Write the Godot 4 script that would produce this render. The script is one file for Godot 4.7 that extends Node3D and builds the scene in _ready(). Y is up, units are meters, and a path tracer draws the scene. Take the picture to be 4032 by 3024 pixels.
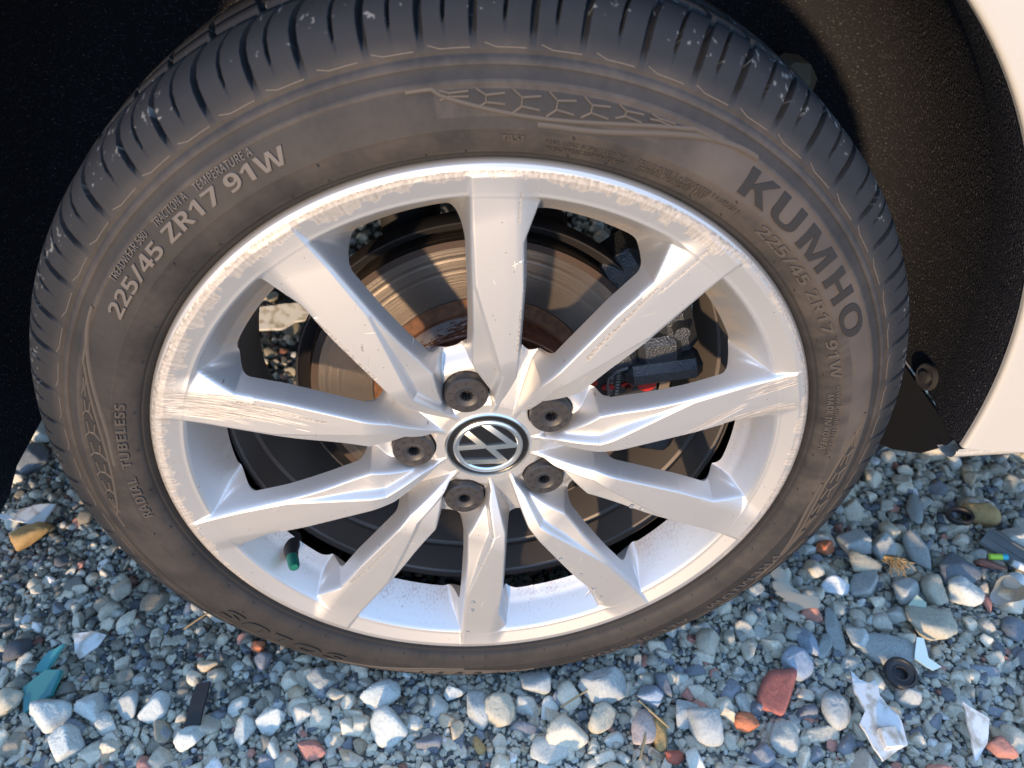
extends Node3D

# metres, y up. The wheel's axle lies along z; the outer face of the rim looks towards +z.
const HUB := Vector3(0.0, 0.302, 0.0)
const BOLT0 := 105.0          # degrees of the first wheel bolt; the others follow every 72
const BOLT_R := 0.056

var rng := RandomNumberGenerator.new()
var noise := FastNoiseLite.new()
var M := {}
var car: Node3D
var wheel: Node3D


# ---------------------------------------------------------------- geometry collector
class Geo:
	var v := PackedVector3Array()
	var n := PackedVector3Array()
	var uv := PackedVector2Array()
	var c := PackedColorArray()
	var i := PackedInt32Array()

	func add(p: Vector3, nn: Vector3, t := Vector2.ZERO, col := Color.WHITE) -> int:
		v.append(p); n.append(nn); uv.append(t); c.append(col)
		return v.size() - 1

	func tri(a: int, b: int, d: int) -> void:
		# clockwise seen from the side that the normals face
		var g := (v[d] - v[a]).cross(v[b] - v[a])
		if g.dot(n[a] + n[b] + n[d]) >= 0.0:
			i.append(a); i.append(b); i.append(d)
		else:
			i.append(a); i.append(d); i.append(b)

	func face(pts: Array, col := Color.WHITE) -> void:
		# a flat polygon fan with its own normal
		var nn: Vector3 = Vector3.ZERO
		for k in range(1, pts.size() - 1):
			nn += (pts[k + 1] - pts[0]).cross(pts[k] - pts[0])
		nn = nn.normalized()
		var s := v.size()
		for p in pts:
			add(p, nn, Vector2(p.x, p.y), col)
		for k in range(1, pts.size() - 1):
			i.append(s); i.append(s + k); i.append(s + k + 1)

	func mesh() -> ArrayMesh:
		var a := []
		a.resize(Mesh.ARRAY_MAX)
		a[Mesh.ARRAY_VERTEX] = v
		a[Mesh.ARRAY_NORMAL] = n
		a[Mesh.ARRAY_TEX_UV] = uv
		a[Mesh.ARRAY_COLOR] = c
		a[Mesh.ARRAY_INDEX] = i
		var m := ArrayMesh.new()
		m.add_surface_from_arrays(Mesh.PRIMITIVE_TRIANGLES, a)
		return m

	# profile of (radius, z) turned about the z axis; normals lie to the left of the profile's direction times `side`
	func lathe(pr: Array, seg: int, side := 1.0, from := 0.0, to := TAU, crease := 0.6) -> void:
		for k in pr.size() - 1:
			var a: Vector2 = pr[k]
			var b: Vector2 = pr[k + 1]
			var t := (b - a).normalized()
			var na := t
			var nb := t
			if k > 0:
				var p: Vector2 = (a - pr[k - 1]).normalized()
				if p.dot(t) > cos(crease): na = (p + t).normalized()
			if k < pr.size() - 2:
				var q: Vector2 = (pr[k + 2] - b).normalized()
				if q.dot(t) > cos(crease): nb = (q + t).normalized()
			var s := v.size()
			for j in seg + 1:
				var th := from + (to - from) * j / seg
				var cs := cos(th)
				var sn := sin(th)
				var n1 := Vector2(-na.y, na.x) * side
				var n2 := Vector2(-nb.y, nb.x) * side
				add(Vector3(a.x * cs, a.x * sn, a.y), Vector3(n1.x * cs, n1.x * sn, n1.y), Vector2(a.x * cs / 0.48 + 0.5, 0.5 - a.x * sn / 0.48))
				add(Vector3(b.x * cs, b.x * sn, b.y), Vector3(n2.x * cs, n2.x * sn, n2.y), Vector2(b.x * cs / 0.48 + 0.5, 0.5 - b.x * sn / 0.48))
			for j in seg:
				var q0 := s + 2 * j
				tri(q0, q0 + 1, q0 + 2)
				tri(q0 + 1, q0 + 3, q0 + 2)

	# a box with chamfered edges, in the frame t
	func box(t: Transform3D, sz: Vector3, ch := 0.002) -> void:
		var h := sz / 2.0
		ch = minf(ch, minf(h.x, minf(h.y, h.z)) * 0.6)
		for ax in 3:
			for sg in [-1.0, 1.0]:
				var u := (ax + 1) % 3
				var w := (ax + 2) % 3
				var pts := []
				for q in [[-1, -1], [1, -1], [1, 1], [-1, 1]]:
					var p := Vector3.ZERO
					p[ax] = sg * h[ax]; p[u] = q[0] * (h[u] - ch); p[w] = q[1] * (h[w] - ch)
					pts.append(t * p)
				out(pts, t.origin)
				# the bevels along the edges in direction u
				for s2 in [-1.0, 1.0]:
					var e := []
					for q in [[-1, 0], [1, 0], [1, 1], [-1, 1]]:
						var p := Vector3.ZERO
						p[u] = q[0] * (h[u] - ch)
						p[ax] = sg * (h[ax] - (ch if q[1] else 0.0))
						p[w] = s2 * (h[w] - (0.0 if q[1] else ch))
						e.append(t * p)
					out(e, t.origin)
		for sx in [-1, 1]:
			for sy in [-1, 1]:
				for sz2 in [-1, 1]:
					var s3 := Vector3(sx, sy, sz2)
					out([t * (s3 * Vector3(h.x, h.y - ch, h.z - ch)), t * (s3 * Vector3(h.x - ch, h.y, h.z - ch)), t * (s3 * Vector3(h.x - ch, h.y - ch, h.z))], t.origin)

	# a flat polygon turned so that it looks away from `inside`
	func out(pts: Array, inside: Vector3, col := Color.WHITE) -> void:
		var mid := Vector3.ZERO
		for p in pts: mid += p
		mid /= pts.size()
		var nn: Vector3 = (pts[2] - pts[0]).cross(pts[1] - pts[0])
		if nn.dot(mid - inside) < 0.0:
			pts = pts.duplicate()
			pts.reverse()
		face(pts, col)

	func tube(path: Array, rad: Array, seg := 12, caps := true) -> void:
		var s := v.size()
		var up := Vector3.UP
		for k in path.size():
			var d: Vector3 = (path[mini(k + 1, path.size() - 1)] - path[maxi(k - 1, 0)]).normalized()
			if absf(d.dot(up)) > 0.95: up = Vector3.RIGHT
			var x := d.cross(up).normalized()
			var y := x.cross(d).normalized()
			up = y
			for j in seg + 1:
				var a := TAU * j / seg
				var o := x * cos(a) + y * sin(a)
				add(path[k] + o * rad[k], o, Vector2(float(j) / seg, k))
		for k in path.size() - 1:
			for j in seg:
				var q := s + k * (seg + 1) + j
				tri(q, q + 1, q + seg + 1)
				tri(q + 1, q + seg + 2, q + seg + 1)
		if caps:
			for e in [0, path.size() - 1]:
				var pts := []
				for j in seg: pts.append(v[s + e * (seg + 1) + j])
				out(pts, path[1] if e == 0 else path[path.size() - 2])

	# a flat polygon (in x, y) pulled out from z0 to z1 with a small bevel at the top
	func prism(poly: PackedVector2Array, z0: float, z1: float, bevel := 0.0, t := Transform3D.IDENTITY) -> void:
		var top := poly
		if bevel > 0.0:
			var big := PackedVector2Array()
			for p in poly: big.append(p * 1000.0)
			var o := Geometry2D.offset_polygon(big, -bevel * 1000.0)
			if o.size() > 0 and o[0].size() == poly.size():
				# keep the order: match the nearest corner
				top = PackedVector2Array()
				for p in poly:
					var best: Vector2 = o[0][0] / 1000.0
					for q in o[0]:
						if (q / 1000.0 - p).length() < (best - p).length(): best = q / 1000.0
					top.append(best)
		var zm := z1 - bevel if top != poly else z1
		var cw := 1.0 if Geometry2D.is_polygon_clockwise(poly) else -1.0
		for k in poly.size():
			var a := poly[k]
			var b := poly[(k + 1) % poly.size()]
			var nn := (t.basis * Vector3((b - a).y, -(b - a).x, 0.0).normalized() * -cw).normalized()
			var s := add(t * Vector3(a.x, a.y, z0), nn); add(t * Vector3(b.x, b.y, z0), nn); add(t * Vector3(b.x, b.y, zm), nn); add(t * Vector3(a.x, a.y, zm), nn)
			tri(s, s + 1, s + 2); tri(s, s + 2, s + 3)
			if zm != z1:
				var a2 := top[k]
				var b2 := top[(k + 1) % poly.size()]
				var n2 := (nn + (t.basis * Vector3.BACK).normalized()).normalized()
				s = add(t * Vector3(a.x, a.y, zm), n2); add(t * Vector3(b.x, b.y, zm), n2); add(t * Vector3(b2.x, b2.y, z1), n2); add(t * Vector3(a2.x, a2.y, z1), n2)
				tri(s, s + 1, s + 2); tri(s, s + 2, s + 3)
		var ix := Geometry2D.triangulate_polygon(top)
		var up := (t.basis * Vector3.BACK).normalized()
		var s0 := v.size()
		for p in top: add(t * Vector3(p.x, p.y, z1), up)
		for k in range(0, ix.size(), 3): tri(s0 + ix[k], s0 + ix[k + 1], s0 + ix[k + 2])


# ---------------------------------------------------------------- naming
var taken := {}

func numbered(called: String) -> String:
	if not taken.has(called):
		taken[called] = 0
		return called
	taken[called] += 1
	return "%s_%03d" % [called, taken[called]]


func obj(called: String, g, m: Material, parent: Node = null) -> MeshInstance3D:
	var o := MeshInstance3D.new()
	o.mesh = g.mesh() if g is Geo else g
	o.material_override = m
	if parent == null:
		o.name = numbered(called)
		add_child(o)
	else:
		var k := 0
		var nm := called
		while parent.has_node(nm):
			k += 1
			nm = "%s_%03d" % [called, k]
		o.name = nm
		parent.add_child(o)
	return o


func tag(o: Node, label: String, category: String, group := "", kind := "") -> Node:
	if label: o.set_meta("label", label)
	if category: o.set_meta("category", category)
	if group: o.set_meta("group", group)
	if kind: o.set_meta("kind", kind)
	return o


# ---------------------------------------------------------------- materials
func lin(r: float, g: float, b: float) -> Color:
	return Color(r, g, b).linear_to_srgb()


func mat(col: Color, rough: float, metal := 0.0, spec := 0.5) -> StandardMaterial3D:
	var m := StandardMaterial3D.new()
	m.albedo_color = col
	m.roughness = rough
	m.metallic = metal
	m.metallic_specular = spec
	return m


func noise_tex(freq: float, ramp: Array, normal := false, size := 512, type := FastNoiseLite.TYPE_SIMPLEX_SMOOTH, octaves := 5, sd := 1, strength := 4.0) -> NoiseTexture2D:
	var t := NoiseTexture2D.new()
	t.width = size
	t.height = size
	t.seamless = true
	var f := FastNoiseLite.new()
	f.seed = sd
	f.noise_type = type
	f.frequency = freq
	f.fractal_octaves = octaves
	t.noise = f
	if normal:
		t.as_normal_map = true
		t.bump_strength = strength
	elif ramp:
		var g := Gradient.new()
		g.offsets = PackedFloat32Array()
		var offs := PackedFloat32Array()
		var cols := PackedColorArray()
		for r in ramp:
			offs.append(r[0])
			cols.append(r[1])
		g.offsets = offs
		g.colors = cols
		t.color_ramp = g
	return t


func grey(x: float) -> Color:
	return Color(x, x, x)


# ---------------------------------------------------------------- the wheel's face as a height over (x, y): x along the nearest bolt's direction, y >= 0 towards the spoke
const N_TOP := [Vector2(0.0365, 0.0185), Vector2(0.071, 0.0400), Vector2(0.140, 0.0628), Vector2(0.171, 0.0708), Vector2(0.2124, 0.0805), Vector2(0.24, 0.0873)]
const N_WALL := [Vector2(0.0365, 0.0185), Vector2(0.071, 0.0400), Vector2(0.140, 0.0628), Vector2(0.171, 0.0708), Vector2(0.197, 0.0885), Vector2(0.225, 0.108)]
const B_RIDGE := [Vector2(0.0365, 0.0118), Vector2(0.0773, 0.0313), Vector2(0.151, 0.0340), Vector2(0.187, 0.0430), Vector2(0.2178, 0.0514), Vector2(0.24, 0.057)]
const B_BODY := [Vector2(0.030, 0.0085), Vector2(0.042, 0.0155), Vector2(0.056, 0.0178), Vector2(0.067, 0.0165), Vector2(0.088, 0.0135), Vector2(0.117, 0.0230), Vector2(0.151, 0.0325), Vector2(0.187, 0.0422), Vector2(0.2178, 0.0512), Vector2(0.24, 0.057)]
const RING := [Vector2(0.150, -0.118), Vector2(0.194, -0.039), Vector2(0.2125, -0.0045), Vector2(0.2140, -0.0026), Vector2(0.2165, -0.0022), Vector2(0.2272, 0.0012), Vector2(0.2310, 0.0012), Vector2(0.2340, -0.0006), Vector2(0.24, -0.008)]
var h_spoke := 0.0
var h_ring := 0.0
var h_hub := 0.0


func side_of(poly: Array, p: Vector2) -> float:
	# distance to a polyline whose ends go on for ever; positive to the left of it
	var best := 1e9
	var sg := 1.0
	var last := poly.size() - 2
	for k in last + 1:
		var a: Vector2 = poly[k]
		var e: Vector2 = poly[k + 1] - a
		var q := p - a
		var t := q.dot(e) / e.length_squared()
		if t < 0.0 and k > 0: t = 0.0
		elif t > 1.0 and k < last: t = 1.0
		var d := (q - e * t).length_squared()
		if d < best - 1e-12:
			best = d
			sg = signf(e.cross(q))
	return sqrt(best) * sg


func smin(a: float, b: float, k: float) -> float:
	var h := maxf(k - absf(a - b), 0.0)
	return minf(a, b) - h * h / (4.0 * k)


func smax(a: float, b: float, k: float) -> float:
	var h := maxf(k - absf(a - b), 0.0)
	return maxf(a, b) + h * h / (4.0 * k)


func ring_z(r: float) -> float:
	for k in RING.size() - 1:
		if r <= RING[k + 1].x:
			return lerpf(RING[k].y, RING[k + 1].y, (r - RING[k].x) / (RING[k + 1].x - RING[k].x))
	return -0.01


func top_z(x: float) -> float:
	var t := clampf((0.090 - x) / 0.0535, 0.0, 1.3)
	return -0.0006 - 0.0215 * pow(t, 1.7) + 0.0014 * smoothstep(0.19, 0.22, x)


func height(x: float, y: float) -> float:
	var p := Vector2(x, y)
	var r := p.length()
	var zt := top_z(x)
	var dn1 := side_of(N_TOP, p)
	var dn2 := side_of(N_WALL, p)
	var dr := -side_of(B_RIDGE, p)
	var db := -side_of(B_BODY, p)
	var s := smin(zt + 0.02 * clampf(-dn1, 0.0, 0.01), zt - 6.0 * dn2, 0.006)
	if x > 0.16: s = smin(s, zt - 0.55 * dn1, 0.003)
	# the lower facet on the bolt's side
	var dip := 0.0068 * smoothstep(0.154, 0.085, x)
	var zr := zt - dip - 0.10 * maxf(dr, 0.0) * smoothstep(0.16, 0.14, x)
	s = smin(s, smax(zt - 3.0 * dr, zr, 0.003), 0.005)
	s = smin(s, zr - 5.0 * db, 0.006)
	if r > 0.2262: s = minf(s, 0.0013 - 0.7 * (r - 0.2262))
	h_spoke = s
	h_ring = ring_z(r)
	# the hub's face, the pads round the bolts and the valleys between the ridges
	var a := clampf((r - 0.0395) / 0.0465, 0.0, 1.6)
	var valley := -0.0230 - 0.0120 * pow(a, 1.2)
	var pad := lerpf(-0.0232, -0.0262, smoothstep(0.040, 0.047, r))
	if r > 0.072: pad -= 55.0 * (r - 0.072) * (r - 0.072)
	var w := smoothstep(0.30, 0.42, atan2(y, x))
	h_hub = lerpf(pad, valley, w)
	var z := smax(h_spoke, h_hub, 0.004)
	z = smax(z, h_ring, lerpf(0.004, 0.030, smoothstep(-0.006, -0.030, maxf(z, h_ring))))
	# the rounded corners of the windows
	z = smax(z, lerpf(-0.044, -0.034, smoothstep(0.194, 0.180, r)) if r > 0.11 else -0.036, 0.006)
	var q := Vector2(x - BOLT_R, y).length()
	if q < 0.019:
		z = smin(z, -0.0262 + 7.0 * (q - 0.0164), 0.002)
	return maxf(z, -0.075)


func window(x: float, y: float) -> float:
	# below zero where the wheel is open
	var p := Vector2(x, y)
	var r := p.length()
	var n := smax(smax(0.0030 - side_of(N_WALL, p), r - 0.1945, 0.016), 0.0865 - r, 0.012)
	var b := smax(smax(0.0030 + side_of(B_BODY, p), r - 0.1945, 0.016), 0.0890 - x, 0.010)
	return minf(n, b)


func turned(p: Vector3, bolt: float, sg: float) -> Vector3:
	var y := p.y * sg
	return Vector3(p.x * cos(bolt) - y * sin(bolt), p.x * sin(bolt) + y * cos(bolt), p.z)


func wheel_face() -> void:
	# one spoke with its share of rim and hub, on a polar grid, clipped along the windows' outlines
	var nr := 236
	var na := 150
	var r0 := 0.0318
	var r1 := 0.2335
	var pos := PackedVector3Array()
	var nor := PackedVector3Array()
	var kind := PackedInt32Array()      # 0 spoke, 1 rim, 2 hub
	var win := PackedFloat32Array()
	var make := func(x: float, y: float):
		var z := height(x, y)
		var k := 0
		if h_ring > h_spoke - 0.0002 and h_ring > h_hub: k = 1
		elif h_hub > h_spoke + 0.0002: k = 2
		if Vector2(x, y).length() < 0.0405: k = 2
		pos.append(Vector3(x, y, z))
		kind.append(k)
		var e := 0.00035
		var zx := height(x + e, y) - height(x - e, y)
		var zy := height(x, y + e) - height(x, y - e)
		nor.append(Vector3(-zx, -zy, 2.0 * e).normalized())
	for ir in nr + 1:
		var r := r0 + (r1 - r0) * ir / nr
		for ia in na + 1:
			var a := deg_to_rad(36.0) * ia / na
			var x := r * cos(a)
			var y := r * sin(a)
			var w := 1.0
			if r < 0.197 and r > 0.08: w = window(x, y)
			win.append(w)
			if w > -0.004:
				make.call(x, y)
			else:
				pos.append(Vector3(x, y, 0)); nor.append(Vector3.BACK); kind.append(0)
	var tris := PackedInt32Array()
	var rim_edge := []
	var cut := {}
	var mid := func(a: int, b: int) -> int:
		var key := mini(a, b) * 100000 + maxi(a, b)
		if not cut.has(key):
			var t := win[a] / (win[a] - win[b])
			var p := pos[a].lerp(pos[b], t)
			make.call(p.x, p.y)
			win.append(0.0)
			cut[key] = pos.size() - 1
		return cut[key]
	for ir in nr:
		for ia in na:
			var q := ir * (na + 1) + ia
			for t3 in [[q, q + na + 1, q + na + 2], [q, q + na + 2, q + 1]]:
				var inn := []
				for k in 3:
					if win[t3[k]] >= 0.0: inn.append(k)
				if inn.size() == 3:
					tris.append_array(PackedInt32Array(t3))
				elif inn.size() == 1:
					var a: int = t3[inn[0]]
					var b: int = mid.call(a, t3[(inn[0] + 1) % 3])
					var c: int = mid.call(a, t3[(inn[0] + 2) % 3])
					tris.append_array(PackedInt32Array([a, b, c]))
					rim_edge.append([b, c])
				elif inn.size() == 2:
					var o := 3 - int(inn[0]) - int(inn[1])
					var a: int = t3[(o + 1) % 3]
					var b: int = t3[(o + 2) % 3]
					var c: int = mid.call(b, t3[o])
					var d: int = mid.call(a, t3[o])
					tris.append_array(PackedInt32Array([a, b, c, a, c, d]))
					rim_edge.append([c, d])
	# the depth behind the windows' edges
	for e in rim_edge:
		var s := pos.size()
		for k in [e[0], e[1]]:
			var p := pos[k]
			var g := 0.0004
			var out := Vector3(window(p.x + g, p.y) - window(p.x - g, p.y), window(p.x, p.y + g) - window(p.x, p.y - g), 0).normalized()
			var r := Vector2(p.x, p.y).length()
			var deep := 0.009
			pos.append(p); nor.append(-out); kind.append(kind[k])
			pos.append(p + out * (0.012 if r > 0.1 else 0.006) + Vector3(0, 0, -deep)); nor.append(-out); kind.append(kind[k])
		tris.append_array(PackedInt32Array([s, s + 2, s + 1, s + 2, s + 3, s + 1]))
	# sort into spoke, rim and hub and place ten copies
	var geo := [[], [Geo.new()], [Geo.new()]]
	for b in 5:
		var bolt := deg_to_rad(BOLT0 - 72.0 * b)
		for sg in [1.0, -1.0]:
			var gs := Geo.new()
			geo[0].append(gs)
			var dest := [gs, geo[1][0], geo[2][0]]
			var where := [{}, {}, {}]
			for t in range(0, tris.size(), 3):
				var votes := kind[tris[t]] + 10 * kind[tris[t + 1]] + 100 * kind[tris[t + 2]]
				var k := 0
				var ks := [kind[tris[t]], kind[tris[t + 1]], kind[tris[t + 2]]]
				if ks.count(1) >= 2: k = 1
				elif ks.count(2) >= 2: k = 2
				elif votes < 0: k = 0
				var g: Geo = dest[k]
				var mp: Dictionary = where[k]
				var id := [0, 0, 0]
				for j in 3:
					var vi := tris[t + j]
					if not mp.has(vi):
						var p := turned(pos[vi], bolt, sg)
						mp[vi] = g.add(p, turned(nor[vi], bolt, sg), Vector2(p.x / 0.48 + 0.5, 0.5 - p.y / 0.48))
					id[j] = mp[vi]
				g.tri(id[0], id[1], id[2])
	# the flange's outer roll and the dark well behind the spokes belong to the rim
	var rim: Geo = geo[1][0]
	rim.lathe([Vector2(0.2335, ring_z(0.2335)), Vector2(0.2348, -0.0016), Vector2(0.2356, -0.0034), Vector2(0.2357, -0.0056), Vector2(0.2350, -0.0078), Vector2(0.2335, -0.010), Vector2(0.228, -0.014)], 240, 1.0)
	obj("rim", rim, M.paint, wheel)
	for g in geo[0]: obj("spoke", g, M.paint, wheel)
	obj("hub_centre", geo[2][0], M.paint, wheel)
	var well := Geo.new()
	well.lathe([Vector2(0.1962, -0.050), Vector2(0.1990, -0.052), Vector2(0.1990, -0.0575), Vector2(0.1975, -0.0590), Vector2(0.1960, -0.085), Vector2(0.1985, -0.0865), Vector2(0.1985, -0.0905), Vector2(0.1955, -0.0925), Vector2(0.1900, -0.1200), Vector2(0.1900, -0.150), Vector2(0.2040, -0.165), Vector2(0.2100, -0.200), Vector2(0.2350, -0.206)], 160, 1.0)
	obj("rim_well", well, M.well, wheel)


# ---------------------------------------------------------------- paint of the wheel face: dirt, kerb scuffs and scratches over (x, y)
const TEX := 2048
var pc := PackedByteArray()      # colour
var pr := PackedByteArray()      # g roughness, b metal
var ph := PackedByteArray()      # height for the relief


func dab(x: float, y: float, col: Color, a: float, rough: float, metal: float, dh: float) -> void:
	var px := int((x / 0.48 + 0.5) * TEX)
	var py := int((0.5 - y / 0.48) * TEX)
	if px < 0 or py < 0 or px >= TEX or py >= TEX or a <= 0.01: return
	var k := py * TEX + px
	var k3 := k * 3
	pc[k3] = int(lerpf(pc[k3], col.r8, a)); pc[k3 + 1] = int(lerpf(pc[k3 + 1], col.g8, a)); pc[k3 + 2] = int(lerpf(pc[k3 + 2], col.b8, a))
	pr[k3 + 1] = int(lerpf(pr[k3 + 1], rough * 255.0, a)); pr[k3 + 2] = int(lerpf(pr[k3 + 2], metal * 255.0, a))
	ph[k] = int(clampf(lerpf(ph[k], 128.0 + dh * 127.0, a), 0, 255))


func table(t: Array, deg: float, col: int) -> float:
	for k in t.size() - 1:
		if deg >= t[k][0] and deg <= t[k + 1][0]:
			return lerpf(t[k][col], t[k + 1][col], (deg - t[k][0]) / (t[k + 1][0] - t[k][0]))
	return t[0][col]


func scrape(pts: Array, w0: float, w1: float, dense: float, tone := 0.0, side := 0.0) -> void:
	# a jagged scraped band along a polyline
	var total := 0.0
	for k in pts.size() - 1: total += (pts[k + 1] - pts[k]).length()
	var run := 0.0
	for k in pts.size() - 1:
		var a: Vector2 = pts[k]
		var b: Vector2 = pts[k + 1]
		var l := (b - a).length()
		var d := (b - a) / l
		var nn := Vector2(-d.y, d.x)
		var steps := int(l / 0.0002) + 1
		for s in steps:
			var u := run + l * s / steps
			var f := u / total
			var w := lerpf(w0, w1, f) * (0.55 + 0.55 * absf(noise.get_noise_1d(u * 90000.0)) + 0.4 * noise.get_noise_1d(u * 14000.0)) * smoothstep(0.0, 0.06, f) * smoothstep(1.0, 0.94, f)
			var c := a + d * (l * s / steps)
			var m := int(w / 0.0002) + 1
			for j in range(-m, m + 1):
				var o := w * j / m
				var p := c + nn * (o + side * w)
				var v := noise.get_noise_2d(p.x * 42000.0, p.y * 42000.0)
				if v * 0.5 + 0.5 < dense:
					var g := 0.62 + 0.22 * v + tone
					dab(p.x, p.y, Color(g * 1.0, g * 0.975, g * 0.94), 0.85, 0.62, 0.45, v * 0.9 - 0.3)
		run += l


func streaks(a: Vector2, b: Vector2, width: float, count: int, len0: float, len1: float, bend := 0.0) -> void:
	# many thin scratches more or less along a -> b
	var d := (b - a)
	var l := d.length()
	d /= l
	var nn := Vector2(-d.y, d.x)
	for k in count:
		var s := a + d * rng.randf_range(0.0, l * 0.75) + nn * rng.randf_range(-width, width)
		var ln := rng.randf_range(len0, len1)
		var tilt := rng.randf_range(-0.06, 0.06)
		var g := rng.randf_range(0.5, 0.92)
		var al := rng.randf_range(0.25, 0.85)
		var thick := 1 + (rng.randi() % 3 if rng.randf() < 0.5 else 0)
		var st := int(ln / 0.00018)
		for j in st:
			var f := float(j) / st
			var p := s + d * (ln * f) + nn * (ln * f * tilt + bend * f * f * ln)
			for q in thick:
				dab(p.x + nn.x * q * 0.00022, p.y + nn.y * q * 0.00022, Color(g, g * 0.97, g * 0.93), al * smoothstep(0.0, 0.1, f) * smoothstep(1.0, 0.6, f), 0.55, 0.5, -0.5)


func paint_wheel() -> void:
	pc.resize(TEX * TEX * 3)
	pr.resize(TEX * TEX * 3)
	ph.resize(TEX * TEX)
	pc.fill(198)
	ph.fill(128)
	var row := PackedByteArray()
	row.resize(TEX * 3)
	for k in TEX:
		row[3 * k] = 0; row[3 * k + 1] = int(0.45 * 255); row[3 * k + 2] = int(0.78 * 255)
	pr = PackedByteArray()
	for k in TEX: pr.append_array(row)
	# brake dust and brown dirt low in the pockets of the rim
	var rr := 0.188
	while rr < 0.2125:
		var n := int(TAU * rr / 0.00030)
		for k in n:
			var th := TAU * k / n
			var x := rr * cos(th)
			var y := rr * sin(th)
			var v := noise.get_noise_2d(x * 6000.0, y * 6000.0)
			var f := noise.get_noise_2d(x * 50000.0 + 91.0, y * 50000.0)
			var dl := absf(fposmod(rad_to_deg(th) - BOLT0 + 36.0, 72.0) - 36.0)
			if dl > 9.5 and dl < 28.0: continue
			var deep := smoothstep(0.211, 0.196, rr)
			var up := clampf(sin(th) * 1.2 + 0.25, 0.0, 1.0)
			var a := deep * clampf(0.28 + v * 0.9, 0.0, 1.0) * up
			dab(x, y, Color(0.56, 0.45, 0.33), a * 0.8, 0.7, 0.25, 0.0)
			var lo := clampf(0.35 - sin(th), 0.0, 1.0)
			if f > 0.50 - 0.52 * deep * (0.6 + v):
				dab(x, y, Color(0.42, 0.40, 0.42), 0.45 * lo, 0.7, 0.3, 0.0)
		rr += 0.00030
	# the kerb scuff round the lip: [degrees, inner radius, outer radius]
	var band := [[0, 0.2262, 0.2342], [10, 0.2275, 0.2340], [17, 0.2310, 0.2338], [23, 0.2316, 0.2335], [33, 0.2300, 0.2337], [37, 0.2268, 0.2335], [41, 0.2310, 0.2335], [47, 0.2290, 0.2330], [50, 0.2215, 0.2322], [60, 0.2212, 0.2318], [70, 0.2228, 0.2312], [82, 0.2260, 0.2306],
		[86, 0.2268, 0.2302], [95, 0.2246, 0.2304], [104, 0.2238, 0.2306], [112, 0.2205, 0.2314], [116, 0.2218, 0.2312], [126, 0.2222, 0.2314], [138, 0.2222, 0.2316], [150, 0.2215, 0.2325], [160, 0.2222, 0.2338], [172, 0.2246, 0.2345], [182, 0.2250, 0.2345], [195, 0.2262, 0.2345], [205, 0.2280, 0.2342], [214, 0.2312, 0.2340], [222, 0.2331, 0.2338],
		[270, 0.2338, 0.2339], [318, 0.2336, 0.2340], [326, 0.2300, 0.2342], [333, 0.2276, 0.2340], [340, 0.2272, 0.2342], [350, 0.2266, 0.2345], [360, 0.2262, 0.2342]]
	var nt := 7400
	for k in nt:
		var th := TAU * k / nt
		var deg := 360.0 * k / nt
		var ri := table(band, deg, 1)
		var ro := table(band, deg, 2)
		var wd := ro - ri
		if wd < 0.0004: continue
		var j1 := noise.get_noise_1d(k * 6.0)
		var j2 := noise.get_noise_1d(k * 1.3 + 500.0)
		ri -= wd * (0.16 * j1 + 0.60 * j2 - 0.02)
		if noise.get_noise_1d(k * 0.9 + 7000.0) > 0.22: ri += wd * 0.45
		ro += 0.0006 * noise.get_noise_1d(k * 5.0 + 900.0) + 0.0006 * j2
		var streak := noise.get_noise_1d(k * 9.0 + 3000.0)
		var r := ri
		while r < ro:
			var x := r * cos(th)
			var y := r * sin(th)
			var v := noise.get_noise_2d(x * 30000.0, y * 30000.0)
			var f := (r - ri) / (ro - ri)
			var rough_edge := smoothstep(0.62, 0.95, f)
			var g := 0.67 + 0.10 * streak * (1.0 - rough_edge) + 0.15 * v * (0.45 + rough_edge) - 0.07 * rough_edge
			dab(x, y, Color(g, g * 0.975, g * 0.945), 0.85, 0.58, 0.45, (0.5 * v * (0.4 + rough_edge) + 0.3 * streak) * 0.8 - 0.25)
			r += 0.00021
	# scrapes on the spokes
	scrape([Vector2(0.0283, 0.1823), Vector2(0.0271, 0.1694), Vector2(0.0253, 0.1575), Vector2(0.0239, 0.1422), Vector2(0.022, 0.1241), Vector2(0.0211, 0.1083), Vector2(0.0212, 0.1017)], 0.0010, 0.0022, 0.86)
	scrape([Vector2(0.0223, 0.2164), Vector2(0.0214, 0.2092), Vector2(0.0209, 0.1962)], 0.0007, 0.0009, 0.7)
	scrape([Vector2(-0.1160, 0.1480), Vector2(-0.1064, 0.1356), Vector2(-0.0989, 0.1266), Vector2(-0.0905, 0.1133), Vector2(-0.0814, 0.097), Vector2(-0.0715, 0.0850)], 0.0008, 0.0028, 0.86, 0.0, -0.3)
	scrape([Vector2(-0.079, 0.1167), Vector2(-0.0792, 0.1102)], 0.0006, 0.0006, 0.8, -0.08)
	scrape([Vector2(0.1401, 0.184), Vector2(0.1361, 0.1754), Vector2(0.1261, 0.1625), Vector2(0.1148, 0.1507), Vector2(0.1082, 0.1445)], 0.0011, 0.0009, 0.8, 0.06)
	scrape([Vector2(0.1110, 0.1520), Vector2(0.0996, 0.1390), Vector2(0.0899, 0.1262), Vector2(0.0778, 0.1110), Vector2(0.0653, 0.0938)], 0.0007, 0.0026, 0.84)
	scrape([Vector2(0.1632, 0.0238), Vector2(0.1352, 0.0142), Vector2(0.1136, 0.0112)], 0.0005, 0.0022, 0.82)
	scrape([Vector2(-0.1036, -0.0470), Vector2(-0.1213, -0.0512), Vector2(-0.1492, -0.0608)], 0.0014, 0.0008, 0.7)
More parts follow.
